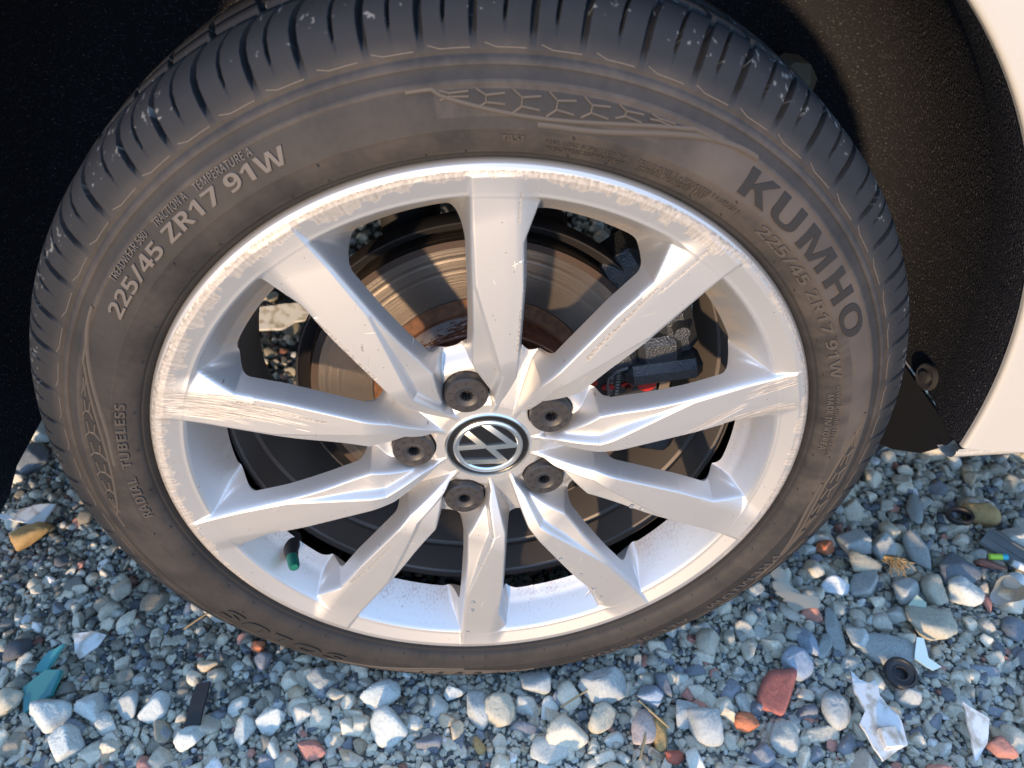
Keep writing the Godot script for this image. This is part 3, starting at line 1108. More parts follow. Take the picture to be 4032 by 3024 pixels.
# ---------------------------------------------------------------- brake
func brake() -> void:
	var z := -0.0905
	var disc := Geo.new()
	var prof := [Vector2(0.1385, z - 0.022), Vector2(0.1392, z - 0.010), Vector2(0.1388, z - 0.0012), Vector2(0.1375, z)]
	var r := 0.1375
	while r > 0.0905:
		r -= 0.0011
		prof.append(Vector2(r, z + 0.00012 * sin(r * 9100.0) + (-0.0003 if absf(r - 0.126) < 0.0007 or absf(r - 0.1155) < 0.0006 else 0.0)))
	prof.append(Vector2(0.0892, z - 0.0008))
	disc.lathe(prof, 180, 1.0, 0.0, TAU, 1.2)
	for k in disc.v.size():
		var rad := Vector2(disc.v[k].x, disc.v[k].y).length()
		disc.uv[k] = Vector2(atan2(disc.v[k].y, disc.v[k].x) / TAU * 4.0, rad * 30.0)
	var o := obj("brake_disc", disc, M.disc, car)
	o.position = HUB
	var rust := Geo.new()
	var lip := Geo.new()
	lip.lathe([Vector2(0.1384, z - 0.0021), Vector2(0.1398, z - 0.0010), Vector2(0.1398, z + 0.0003), Vector2(0.1345, z + 0.0003), Vector2(0.1338, z - 0.0003)], 180, 1.0)
	rust.lathe([Vector2(0.0905, z - 0.0010), Vector2(0.0890, z + 0.0002), Vector2(0.0830, z + 0.0006), Vector2(0.0797, z + 0.003), Vector2(0.0793, -0.0835)], 120, 1.0)
	obj("disc_lip", lip, M.rust_dark, o)
	obj("rusty_edge", rust, M.rust, o)
	var hat := Geo.new()
	hat.lathe([Vector2(0.0793, -0.0836), Vector2(0.0788, -0.0635), Vector2(0.0784, -0.0617), Vector2(0.0770, -0.0606), Vector2(0.0400, -0.0606)], 180, 1.0, -PI, PI)
	for k in hat.v.size():
		var hr := Vector2(hat.v[k].x, hat.v[k].y).length()
		hat.uv[k] = Vector2(float(int((k - int(hat.v.size() / 4.0) * 0) / 2.0) % 181) / 180.0, clampf((hat.v[k].z + 0.0836) / 0.046 + (0.078 - hr) / 0.046, 0.01, 0.99))
	obj("disc_hat", hat, M.hat, o)
	var sh := Geo.new()
	sh.lathe([Vector2(0.1420, z - 0.014), Vector2(0.1480, z - 0.008), Vector2(0.1505, z - 0.0035), Vector2(0.1520, z - 0.0030), Vector2(0.1527, z - 0.006), Vector2(0.1500, z - 0.026), Vector2(0.100, z - 0.030)], 120, 1.0, deg_to_rad(38.0), deg_to_rad(318.0))
	obj("dust_shield", sh, M.shield, car).position = HUB
	# the caliper behind the spokes at the right
	var cal := Node3D.new()
	cal.name = "brake_caliper"
	car.add_child(cal)
	cal.position = HUB
	var body := Geo.new()
	var bs := func(x: float, y: float, zz: float, sx: float, sy: float, sz: float, deg: float, ch: float):
		body.box(Transform3D(Basis(Vector3.BACK, deg_to_rad(deg)), Vector3(x, y, zz)), Vector3(sx, sy, sz), ch)
	bs.call(0.138, 0.046, -0.083, 0.034, 0.030, 0.036, 10.0, 0.005)
	bs.call(0.142, 0.030, -0.074, 0.062, 0.020, 0.030, 6.0, 0.008)
	bs.call(0.104, 0.040, -0.080, 0.034, 0.026, 0.026, 20.0, 0.006)
	bs.call(0.150, 0.062, -0.100, 0.030, 0.050, 0.060, 18.0, 0.008)
	bs.call(0.118, 0.092, -0.118, 0.044, 0.054, 0.050, 36.0, 0.010)
	obj("caliper_casting", body, M.cast, cal)
	body = Geo.new()
	body.box(Transform3D(Basis(Vector3.BACK, deg_to_rad(-14.0)), Vector3(0.150, -0.042, -0.095)), Vector3(0.034, 0.050, 0.050), 0.008)
	obj("lower_casting", body, M.cast, cal)
	var pin := Geo.new()
	pin.tube([Vector3(0.150, 0.070, -0.060), Vector3(0.150, 0.070, -0.080)], [0.006, 0.006], 12)
	obj("guide_pin", pin, M.cast, cal)
	var pad := Geo.new()
	pad.box(Transform3D(Basis(Vector3.BACK, deg_to_rad(-2.0)), Vector3(0.116, 0.006, -0.078)), Vector3(0.056, 0.044, 0.006), 0.001)
	obj("brake_pad", pad, M.pad, cal)
	var red := Geo.new()
	for q in [[0.1325, 0.012, 0.0078, 1.0], [0.1165, 0.0112, 0.0055, 0.45], [0.1005, 0.0095, 0.0055, 0.5], [0.0870, 0.0150, 0.0046, 0.8]]:
		var poly := PackedVector2Array()
		for k in 22:
			var a := TAU * k / 22.0
			poly.append(Vector2(q[0] + cos(a) * q[2], q[1] + sin(a) * q[2] * q[3] * (1.25 if sin(a) > 0.5 else 1.0)))
		red.prism(poly, -0.0752, -0.0736)
	obj("red_pad_spring", red, M.red, cal).set_meta("label", "bright red paint patches on the brake pad plate")
	var rivet := Geo.new()
	rivet.tube([Vector3(0.1170, 0.0095, -0.0738), Vector3(0.1170, 0.0095, -0.0700)], [0.0026, 0.0024], 12)
	obj("rivet", rivet, M.rust, cal)
	var grip := Geo.new()
	grip.box(Transform3D(Basis(), Vector3(0.1462, 0.0095, -0.079)), Vector3(0.0120, 0.040, 0.008), 0.001)
	obj("pad_carrier", grip, M.iron, cal)
	var txt := Geo.new()
	var k2 := 0
	for ch in "iNTERPAR":
		letter(txt, ch, Vector3(0.1085, 0.0235 - 0.0031 * k2, -0.0752), -PI / 2.0, 0.0030 if ch != "i" else 0.0032, 0.0003)
		k2 += 1
	k2 = 0
	for ch in "IPB-E0907":
		letter(txt, ch, Vector3(0.1035, 0.0235 - 0.0026 * k2, -0.0752), -PI / 2.0, 0.0022 if ch != "-" else 0.0005, 0.0003)
		k2 += 1
	obj("lettering", txt, M.print, cal)
	var wire := Geo.new()
	wire.tube([Vector3(0.112, 0.037, -0.064), Vector3(0.104, 0.036, -0.062), Vector3(0.0975, 0.028, -0.064), Vector3(0.0985, 0.016, -0.068), Vector3(0.1015, 0.002, -0.070), Vector3(0.104, -0.015, -0.072)], [0.0014, 0.0014, 0.0014, 0.0014, 0.0014, 0.0014], 10)
	obj("wire", wire, M.wire, cal)
	# strut and arms, dark in the depth of the arch
	var st := Geo.new()
	st.tube([Vector3(-0.052, 0.075, -0.165), Vector3(-0.055, 0.24, -0.190), Vector3(-0.058, 0.44, -0.215)], [0.024, 0.026, 0.026], 20)
	obj("strut", st, M.under, car).position = HUB
	var kn := Geo.new()
	kn.box(Transform3D(Basis(Vector3.BACK, 0.5), Vector3(0.03, 0.13, -0.165)), Vector3(0.06, 0.10, 0.05), 0.012)
	kn.box(Transform3D(Basis(Vector3.BACK, 0.15), Vector3(0.070, 0.150, -0.155)), Vector3(0.034, 0.028, 0.03), 0.006)
	kn.box(Transform3D(Basis(Vector3.BACK, 0.0), Vector3(0.0, 0.0, -0.16)), Vector3(0.13, 0.13, 0.06), 0.02)
	obj("steering_knuckle", kn, M.under, car).position = HUB
	var dr := Geo.new()
	dr.tube([Vector3(0, 0.0, -0.15), Vector3(0.0, -0.01, -0.50)], [0.020, 0.020], 16)
	obj("drive_shaft", dr, M.under, car).position = HUB
	var arm := Geo.new()
	arm.tube([Vector3(0.02, -0.11, -0.16), Vector3(0.12, -0.10, -0.42)], [0.020, 0.026], 12)
	obj("control_arm", arm, M.under, car).position = HUB


# ---------------------------------------------------------------- car body round the wheel
func body() -> void:
	var R := 0.407
	var zp := -0.040
	var a0 := deg_to_rad(-6.9)
	var a1 := deg_to_rad(176.0)
	# the outer skin: from the arch's rolled edge outward
	var g := Geo.new()
	var n := 120
	var prof := [Vector2(0.0, -0.0060), Vector2(0.0, -0.0035), Vector2(0.0003, -0.0020), Vector2(0.0014, -0.0005), Vector2(0.0035, 0.0001), Vector2(0.012, 0.0004), Vector2(0.04, 0.0007), Vector2(0.12, 0.0005), Vector2(0.25, -0.004), Vector2(0.5, -0.03)]
	var s := g.v.size()
	for j in n + 1:
		var a := a0 + (a1 - a0) * j / n
		for k in prof.size():
			var rr: float = R + prof[k].x
			var t0: Vector2 = prof[mini(k + 1, prof.size() - 1)] - prof[maxi(k - 1, 0)]
			var nn := Vector2(-t0.y, t0.x).normalized()
			if k < 2: nn = Vector2(-1, 0)
			g.add(Vector3(rr * cos(a), rr * sin(a), zp + prof[k].y), Vector3(nn.x * cos(a), nn.x * sin(a), nn.y))
	for j in n:
		for k in prof.size() - 1:
			var q := s + j * prof.size() + k
			g.tri(q, q + 1, q + prof.size())
			g.tri(q + 1, q + prof.size() + 1, q + prof.size())
	var panel := obj("body_panel", g, M.body, car)
	panel.position = HUB
	# the sill: below the panel's lower line, tucked under
	var sill := Geo.new()
	var yt := R * sin(a0)
	var cross := [Vector2(yt + 0.0015, 0.0004), Vector2(yt - 0.0012, 0.0004), Vector2(yt - 0.0022, -0.0012), Vector2(yt - 0.004, -0.0004), Vector2(yt - 0.008, -0.0012), Vector2(yt - 0.012, -0.0040), Vector2(yt - 0.0150, -0.0090), Vector2(yt - 0.0165, -0.016), Vector2(yt - 0.0160, -0.024)]
	s = sill.v.size()
	var nx := 60
	for j in nx + 1:
		var x: float = R * cos(a0) - 0.004 + pow(float(j) / nx, 1.4) * 1.6
		for k in cross.size():
			var t1: Vector2 = cross[mini(k + 1, cross.size() - 1)] - cross[maxi(k - 1, 0)]
			var nn := Vector2(-t1.y, t1.x).normalized()
			var lip: float = -0.004 + (0.0016 * noise.get_noise_1d(x * 9000.0) if k > 4 else 0.0)
			sill.add(Vector3(x, cross[k].x + lip * 0.3, zp + cross[k].y), Vector3.BACK)
	for k in sill.n.size():
		var kk := k % cross.size()
		var t1: Vector2 = cross[mini(kk + 1, cross.size() - 1)] - cross[maxi(kk - 1, 0)]
		# direction runs down and back, so the outside lies in front and below
		sill.n[k] = Vector3(0, t1.y, -t1.x).normalized()
	for j in nx:
		for k in cross.size() - 1:
			var q := j * cross.size() + k
			sill.tri(q, q + 1, q + cross.size())
			sill.tri(q + 1, q + cross.size() + 1, q + cross.size())
	obj("sill", sill, M.body_low, car).position = HUB
	# skin behind the sill line, between arch skin and sill to the right
	var fl := Geo.new()
	var pts := []
	fl.face([Vector3(R * cos(a0) + 0.02, yt - 0.0004, zp - 0.004), Vector3(2.0, yt - 0.0004, zp - 0.006), Vector3(2.0, yt + 0.5, zp - 0.03), Vector3(R * cos(a0) + 0.10, yt + 0.30, zp - 0.012)])
	# the felt-like liner: a tunnel inside the arch with a rear wall
	var l := Geo.new()
	var ls := deg_to_rad(-7.2)
	var le := deg_to_rad(190.5)
	var depth := [Vector2(R + 0.0006, zp - 0.0040), Vector2(R + 0.0010, zp - 0.030), Vector2(R + 0.012, zp - 0.07), Vector2(R + 0.016, zp - 0.15), Vector2(R + 0.010, zp - 0.24), Vector2(R - 0.03, zp - 0.285), Vector2(R - 0.10, zp - 0.300)]
	l.lathe(depth, 160, -1.0, ls, le, 1.4)
	for k in l.v.size(): l.uv[k] = Vector2(l.v[k].x, l.v[k].y) * 8.0
	var l2 := l
	# rear wall of the arch above the axle
	var wall := []
	for k in 41:
		var a := lerpf(deg_to_rad(14.0), deg_to_rad(166.0), k / 40.0)
		wall.append(Vector3(cos(a) * (R - 0.09), sin(a) * (R - 0.09), zp - 0.298))
	l2.face(wall)
	obj("wheel_arch_liner", l2, M.felt, car).position = HUB
	var clip := Geo.new()
	clip.lathe([Vector2(0.0130, -0.002), Vector2(0.0126, 0.0015), Vector2(0.0110, 0.0022), Vector2(0.0085, 0.0008), Vector2(0.0060, 0.0006), Vector2(0.0055, 0.0040), Vector2(0.0001, 0.0046)], 28, 1.0)
	var co := obj("liner_clip", clip, M.clip, car)
	co.transform = Transform3D(Basis.looking_at(Vector3(1.0, -0.10, -0.10).normalized(), Vector3.UP), HUB + Vector3(0.4135, -0.040, -0.127))
	var foam := Geo.new()
	foam.box(Transform3D(Basis(Vector3.BACK, -0.15), Vector3(0.288, 0.180, -0.285)), Vector3(0.036, 0.044, 0.050), 0.012)
	obj("foam_block", foam, M.foam, car).position = HUB
	# the flat black flap below the liner
	var fp := Geo.new()
	var f0 := [Vector3(0.4087, -0.0532, -0.060), Vector3(0.4110, -0.052, -0.130), Vector3(0.4110, -0.048, -0.200), Vector3(0.398, -0.170, -0.200), Vector3(0.396, -0.113, -0.107), Vector3(0.399, -0.090, -0.078), Vector3(0.405, -0.068, -0.063)]
	var f1 := []
	for p in f0: f1.append(p + Vector3(0.003, 0, 0))
	fp.out(f0, Vector3(1, 0, -0.1))
	fp.out(f1, Vector3(0, 0, -0.1))
	for k in f0.size():
		fp.out([f0[k], f0[(k + 1) % f0.size()], f1[(k + 1) % f0.size()], f1[k]], Vector3(0.40, -0.045, -0.1))
	obj("mud_flap", fp, M.plastic, car).position = HUB
	# underside and the far side of the car, which keep the space behind the wheel dark
	var u := Geo.new()
	u.box(Transform3D(Basis(), Vector3(0.25, 0.075, -1.05)), Vector3(3.4, 0.03, 1.40), 0.01)
	obj("underbody", u, M.under, car).position = HUB
	var far := Geo.new()
	far.box(Transform3D(Basis(), Vector3(0.25, 0.20, -1.80)), Vector3(3.6, 0.60, 0.08), 0.02)
	obj("far_body_side", far, M.body, car).position = HUB
	# bulk of the body above, outside the frame: it shades the arch as the car does
	var top := Geo.new()
	top.box(Transform3D(Basis(), Vector3(0.25, 0.62, -0.95)), Vector3(3.6, 0.30, 1.72), 0.08)
	obj("upper_body", top, M.body, car).position = HUB


# ---------------------------------------------------------------- stones
func stone_mesh(sd: int, planes: int, soft: float, sub := 3) -> ArrayMesh:
	# a broken pebble: a ball cut by random planes, its edges worn
	var r := RandomNumberGenerator.new()
	r.seed = sd
	var cuts := []
	for k in planes:
		var z := r.randf_range(-1.0, 1.0)
		var a := r.randf() * TAU
		var q := sqrt(1.0 - z * z)
		cuts.append([Vector3(q * cos(a), z, q * sin(a)), r.randf_range(0.42, 0.92)])
	var f := FastNoiseLite.new()
	f.seed = sd
	f.frequency = 1.3
	f.fractal_octaves = 4
	var ico := SphereMesh.new()
	ico.radius = 1.0
	ico.height = 2.0
	ico.radial_segments = 14 * sub / 2
	ico.rings = 7 * sub / 2
	var arr := ico.get_mesh_arrays()
	var v: PackedVector3Array = arr[Mesh.ARRAY_VERTEX]
	for k in v.size():
		var d := v[k].normalized()
		var t := 0.0
		for c in cuts:
			var cs: float = d.dot(c[0])
			if cs > 0.05: t += pow(cs / c[1], soft)
		t += 0.55
		var rad := pow(1.0 / t, 1.0 / soft)
		rad *= 1.0 + 0.07 * f.get_noise_3dv(d * 1.6) + 0.045 * f.get_noise_3dv(d * 5.0)
		v[k] = d * rad
	arr[Mesh.ARRAY_VERTEX] = v
	var st := SurfaceTool.new()
	st.create_from_arrays(arr)
	st.index()
	st.generate_normals()
	return st.commit()


func stone_colour(r: RandomNumberGenerator, shade := 1.0) -> Color:
	var t := r.randf()
	var b := r.randf_range(0.40, 0.62) * shade
	if t < 0.56: return Color(b * 1.16, b * 1.07, b * 0.86)
	if t < 0.72: return Color(b * 0.96, b * 0.97, b * 0.88)
	if t < 0.84: return Color(b * 0.42, b * 0.45, b * 0.50)
	if t < 0.93: return Color(b * 1.08, b * 1.0, b * 0.84)
	if t < 0.965: return Color(b * 0.95, b * 0.78, b * 0.55)
	if t < 0.985: return Color(b * 1.05, b * 0.52, b * 0.40)
	return Color(b * 1.4, b * 1.4, b * 1.36)


func gravel() -> void:
	var root := Node3D.new()
	root.name = "gravel"
	add_child(root)
	tag(root, "loose grey and bluish crushed stone covering the ground round the wheel", "gravel", "", "stuff")
	var meshes := []
	for k in 14:
		meshes.append(stone_mesh(100 + k, 9 + k % 6, 20.0 + 6.0 * (k % 5), 4))
	var lists := []
	for k in meshes.size(): lists.append([[], []])
	var r := RandomNumberGenerator.new()
	r.seed = 5
	# [spacing, smallest, largest radius, x0, x1, z0, z1, share kept, lift]
	var layers := [
		[0.0056, 0.0026, 0.0046, -0.66, 0.80, -0.50, 0.20, 1.0, 0.35],
		[0.0108, 0.0046, 0.0078, -0.80, 0.95, -0.70, 0.26, 0.95, 0.42],
		[0.0180, 0.0070, 0.0125, -0.90, 1.00, -1.00, 0.30, 0.95, 0.55],
		[0.0340, 0.0115, 0.0190, -0.90, 1.00, -1.00, 0.30, 0.46, 0.55],
		[0.0200, 0.0070, 0.0160, -1.20, 1.20, -1.90, -0.50, 0.85, 0.3],
		[0.0300, 0.0080, 0.0180, -1.60, 1.60, 0.26, 1.60, 0.85, 0.3],
	]
	for L in layers:
		var x: float = L[3]
		while x < L[4]:
			var z: float = L[5]
			while z < L[6]:
				var px: float = x + r.randf_range(-0.5, 0.5) * L[0]
				var pz: float = z + r.randf_range(-0.5, 0.5) * L[0]
				var keep: bool = r.randf() < L[7]
				var size := lerpf(L[1], L[2], pow(r.randf(), 1.6))
				# finer, and painted darker for shade, under the car and left of the wheel
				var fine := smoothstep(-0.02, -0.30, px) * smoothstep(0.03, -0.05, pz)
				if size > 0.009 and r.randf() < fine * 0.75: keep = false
				if size > 0.0065 and absf(px) < 0.12 and pz < 0.012 and pz > -0.21: keep = false
				for b in big_spots:
					if size > 0.0050 and Vector2(px - b.x, pz - b.y).length() < b.z * 0.8 + size * 0.4: keep = false
				if keep:
					var sc := Vector3(size * r.randf_range(0.85, 1.35), size * r.randf_range(0.55, 0.95), size * r.randf_range(0.85, 1.2))
					var bs := Basis.from_euler(Vector3(r.randf_range(-0.5, 0.5), r.randf() * TAU, r.randf_range(-0.5, 0.5))) * Basis.from_scale(sc)
					var y: float = sc.y * L[8] + ground_y(px, pz)
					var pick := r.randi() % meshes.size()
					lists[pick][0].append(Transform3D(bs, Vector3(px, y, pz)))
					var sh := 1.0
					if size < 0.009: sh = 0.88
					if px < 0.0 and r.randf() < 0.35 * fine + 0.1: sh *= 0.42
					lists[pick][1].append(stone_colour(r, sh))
				z += L[0]
			x += L[0]
	for k in meshes.size():
		var mm := MultiMesh.new()
		mm.transform_format = MultiMesh.TRANSFORM_3D
		mm.use_colors = true
		mm.mesh = meshes[k]
		mm.instance_count = lists[k][0].size()
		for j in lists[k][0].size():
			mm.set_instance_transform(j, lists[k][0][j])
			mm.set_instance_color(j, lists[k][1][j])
		var mi := MultiMeshInstance3D.new()
		mi.multimesh = mm
		mi.material_override = M.stone
		mi.name = "gravel_stones" if k == 0 else "gravel_stones_%03d" % k
		mi.set_meta("kind", "stuff")
		root.add_child(mi)


func ground_y(x: float, z: float) -> float:
	return 0.004 * noise.get_noise_2d(x * 900.0, z * 900.0)


func ground() -> void:
	var g := Geo.new()
	# fine mesh near the wheel, coarse out to the horizon, as one sheet
	var xs := []
	var zs := []
	for v in [-400.0, -120.0, -40.0, -14.0, -6.0, -3.0]: xs.append(v); zs.append(v)
	var t := -1.5
	while t < 1.51:
		xs.append(t); zs.append(t)
		t += 0.025
	for v in [3.0, 6.0, 14.0, 40.0, 120.0, 400.0]: xs.append(v); zs.append(v)
	for x in xs:
		for z in zs:
			var far := maxf(absf(x), absf(z))
			var y := ground_y(x, z) - 0.002 if far < 2.0 else -0.002
			var e := 0.01
			g.add(Vector3(x, y, z), Vector3(-(ground_y(x + e, z) - ground_y(x - e, z)) / (2.0 * e), 1.0, -(ground_y(x, z + e) - ground_y(x, z - e)) / (2.0 * e)).normalized() if far < 2.0 else Vector3.UP, Vector2(x, z))
	var w := zs.size()
	for a in xs.size() - 1:
		for b in w - 1:
			var q := a * w + b
			g.tri(q, q + 1, q + w)
			g.tri(q + 1, q + w + 1, q + w)
	tag(obj("ground", g, M.dirt), "grey stony dirt under the gravel", "ground", "", "structure")


# ---------------------------------------------------------------- single stones and scraps that one can point at
var big_spots := []

# [kind, x, z, length, width, turn in degrees, label]: the kind gives colour and shape
const STONES := [
	["ochre", -0.526, -0.211, 0.050, 0.032, 10, "ochre stone below the white shard at the left edge"],
	["tan", -0.464, -0.006, 0.030, 0.024, 15, "pale tan block of stone cut by the left edge of the picture"],
	["pale", -0.421, 0.007, 0.042, 0.034, 20, "big pale speckled stone in front of the larger teal glass"],
	["pale", -0.382, 0.005, 0.031, 0.030, 0, "round pale blue-grey stone right of the big speckled one"],
	["pale", -0.394, 0.039, 0.031, 0.031, 50, "smooth pale stone at the bottom edge, far left"],
	["grey", -0.349, 0.003, 0.023, 0.029, 70, "mid grey rough stone left of the upright pale pebble"],
	["pale", -0.324, 0.007, 0.023, 0.028, 80, "upright pale pebble left of the black plastic strip"],
	["pale", -0.282, 0.041, 0.026, 0.026, 30, "rounded pale pebble below the black plastic strip"],
	["pale", -0.210, 0.030, 0.027, 0.026, 10, "pale stone alone left of centre, under the tyre's lettering"],
	["pale", -0.234, 0.038, 0.019, 0.031, 75, "long pale pebble standing on end at bottom left"],
	["redstone", -0.171, 0.059, 0.028, 0.017, 10, "flat pinkish red stone at the bottom edge left of centre"],
	["orange", -0.237, -0.051, 0.014, 0.013, 0, "small orange brick chip touching the tyre at lower left"],
	["grey", 0.104, 0.022, 0.049, 0.036, -15, "largest light grey angular stone right under the tyre"],
	["tan", 0.006, 0.037, 0.032, 0.030, 0, "sandy grey stone under the middle of the tyre"],
	["grey", -0.019, 0.033, 0.026, 0.033, 60, "grey tilted stone left of the sandy one under the wheel"],
	["pale", -0.099, 0.044, 0.035, 0.035, -30, "broad pale triangular stone at the bottom left of centre"],
	["pale", -0.114, 0.012, 0.039, 0.025, 0, "flat pale stone just below the tyre's lowest lettering"],
	["pale", -0.042, 0.013, 0.020, 0.017, 0, "small round pale pebble below the middle of the tyre"],
	["tan", 0.096, 0.052, 0.027, 0.032, 80, "tan grey stone directly below the largest grey stone"],
	["bluish", 0.149, 0.034, 0.026, 0.026, 20, "blue grey stone right of the largest grey stone"],
	["grey", 0.195, 0.063, 0.033, 0.041, 60, "tall grey pear-shaped stone left of the orange brick"],
	["ochre", 0.149, 0.069, 0.017, 0.031, 95, "oval ochre pebble at the bottom edge in the middle"],
	["grey", 0.176, 0.053, 0.025, 0.026, 0, "round speckled stone above the oval ochre pebble"],
	["redstone", 0.184, 0.033, 0.014, 0.014, 0, "small pink-red chip beside the blue grey stone"],
	["grey", 0.040, 0.011, 0.030, 0.029, -35, "sharp-edged grey stone touching the bottom of the tyre"],
	["brick", 0.156, 0.090, 0.018, 0.013, 0, "dull red brick piece cut by the bottom edge"],
	["pinkish", 0.132, 0.066, 0.025, 0.039, 70, "long pinkish grey stone left of the ochre pebble"],
	["ochre", -0.018, 0.066, 0.010, 0.017, 80, "tiny amber pebble at the bottom under the hub"],
	["redlong", 0.273, 0.036, 0.030, 0.056, 62, "long dark red brick stone, the largest red one"],
	["orange", 0.234, 0.066, 0.025, 0.019, 0, "bright orange brick lump left of the white plastic bracket"],
	["bluish", 0.320, -0.014, 0.019, 0.038, 85, "blue grey barrel-shaped pebble right of the wheel"],
	["slab", 0.354, -0.026, 0.017, 0.056, 78, "long narrow grey slab leaning right of the blue pebble"],
	["slab", 0.337, -0.009, 0.015, 0.036, 68, "thin pointed grey chip between blue pebble and slab"],
	["slab", 0.397, 0.000, 0.061, 0.034, -22, "wide flat grey slab above the black rubber washer"],
	["pale", 0.372, -0.012, 0.024, 0.030, 30, "pale knuckle-shaped stone on the wide slab's left end"],
	["tan", 0.456, -0.020, 0.051, 0.040, -35, "large pitted beige stone at the right, above the glass splinter"],
	["bluish", 0.296, 0.011, 0.031, 0.034, -40, "rough blue grey stone upper right of the long red brick"],
	["grey", 0.318, 0.059, 0.028, 0.037, 75, "grey stone left of the white plastic bracket"],
	["grey", 0.394, 0.051, 0.027, 0.023, -20, "grey stone in front of the black rubber washer"],
	["slate", 0.517, -0.087, 0.049, 0.050, 20, "big dark triangular slate at the right edge area"],
	["grey", 0.448, -0.065, 0.031, 0.038, 20, "rounded square grey stone left of the dark slate"],
	["pale", 0.509, -0.054, 0.035, 0.036, -40, "pale pointed stone below the dark slate"],
	["tan", 0.481, -0.060, 0.026, 0.038, 70, "beige stone wedged between grey stone and pale pointed stone"],
	["white", 0.378, -0.081, 0.034, 0.025, 5, "bluish white rough stone right of the torn plastic"],
	["grey", 0.411, -0.077, 0.026, 0.038, 60, "light grey stone right of the bluish white one"],
	["tan", 0.419, -0.104, 0.039, 0.029, -25, "sandy grey stone beside the dried plant tuft"],
	["grey", 0.420, -0.130, 0.032, 0.030, 0, "oval veined grey stone near the tyre at the right"],
	["grey", 0.452, -0.128, 0.028, 0.034, 50, "grey angular stone right of the oval veined one"],
	["tan", 0.470, -0.144, 0.026, 0.026, 0, "sand coloured stone above the grey angular one"],
	["grey", 0.490, -0.118, 0.026, 0.052, 75, "tall wedge of grey stone above the dark slate"],
	["slab", 0.519, -0.183, 0.020, 0.056, 70, "upright narrow slab near the car's sill"],
	["orange", 0.385, -0.130, 0.024, 0.018, 0, "brown-red stone against the tyre at the right"],
	["brown", 0.587, -0.161, 0.042, 0.033, -20, "two-tone brown and grey stone by the black oval ring"],
	["redstone", 0.530, -0.045, 0.010, 0.026, 75, "red sliver of stone beside the pale pointed stone"],
	["slate", 0.541, -0.011, 0.025, 0.032, 60, "dark faceted stone at the right edge of the picture"],
	["slate", -0.578, -0.345, 0.044, 0.050, 30, "flat blue slate leaning near the liner at the left"],
	["pale", -0.589, -0.394, 0.038, 0.034, 0, "pale stone under the liner's lower edge at the left"],
	["redstone", 0.455, 0.107, 0.022, 0.022, 20, "dark pink stone at the bottom right below the white shard"],
	["pale", -0.330, -0.140, 0.026, 0.020, 0, "pale pebble half hidden under the lower left tyre wall"],
	["redstone", 0.205, -0.026, 0.012, 0.010, 0, "small red stone just below the right side of the tyre"],
]


func stone_kinds() -> Dictionary:
	return {
		"pale": Color(0.42, 0.45, 0.43), "grey": Color(0.32, 0.34, 0.33), "tan": Color(0.36, 0.34, 0.27), "bluish": Color(0.24, 0.29, 0.35), "slate": Color(0.15, 0.17, 0.19), "slab": Color(0.27, 0.29, 0.28),
		"ochre": Color(0.30, 0.20, 0.085), "brown": Color(0.34, 0.24, 0.11), "orange": Color(0.42, 0.15, 0.075), "redstone": Color(0.36, 0.17, 0.135), "redlong": Color(0.30, 0.105, 0.085), "brick": Color(0.30, 0.09, 0.06), "pinkish": Color(0.36, 0.30, 0.27), "white": Color(0.52, 0.58, 0.62),
	}


func stones() -> void:
	var kinds := stone_kinds()
	var mats := {}
	for k in kinds:
		var m: StandardMaterial3D = M.stone.duplicate()
		m.vertex_color_use_as_albedo = false
		var c: Color = kinds[k]
		m.albedo_color = Color(c.r * 1.25, c.g * 1.25, c.b * 1.25).linear_to_srgb()
		mats[k] = m
	var n := 0
	for s in STONES:
		var flat: bool = s[0] in ["slab", "slate"]
		var mesh := stone_mesh(900 + n * 7, 6 if flat else 8 + n % 5, 18.0 if flat else 13.0 + n % 7, 5)
		var o := obj("loose_slab" if flat else "brick_piece" if s[0] in ["orange", "brick", "redlong"] else "loose_stone", mesh, mats[s[0]])
		var hh: float = minf(s[3], s[4]) * (0.30 if flat else 0.46)
		var bx := mesh.get_aabb()
		var sc := Vector3(s[3] / bx.size.x, 2.0 * hh / bx.size.y, s[4] / bx.size.z)
		o.transform = Transform3D(Basis(Vector3.UP, 0.0) * Basis.from_euler(Vector3(0.12 * sin(n * 3.1), 0.25 * sin(n * 1.7), 0.12 * cos(n * 2.3))) * Basis.from_scale(sc), Vector3(s[1], 0.004 + hh * 0.62, s[2] - 0.004))
		if absf(float(s[5])) > 0.5 and absf(s[3] - s[4]) > 0.008:
			# long stones lie with their longer side turned from the picture's axis
			var lean: float = (float(s[5]) - (90.0 if s[4] > s[3] and float(s[5]) > 45.0 else 0.0))
			o.rotate_y(deg_to_rad(lean))
			o.position = Vector3(s[1], 0.004 + hh * 0.62, s[2] - 0.004)
		tag(o, s[6], "stone", "loose stones lying round the wheel")
		n += 1


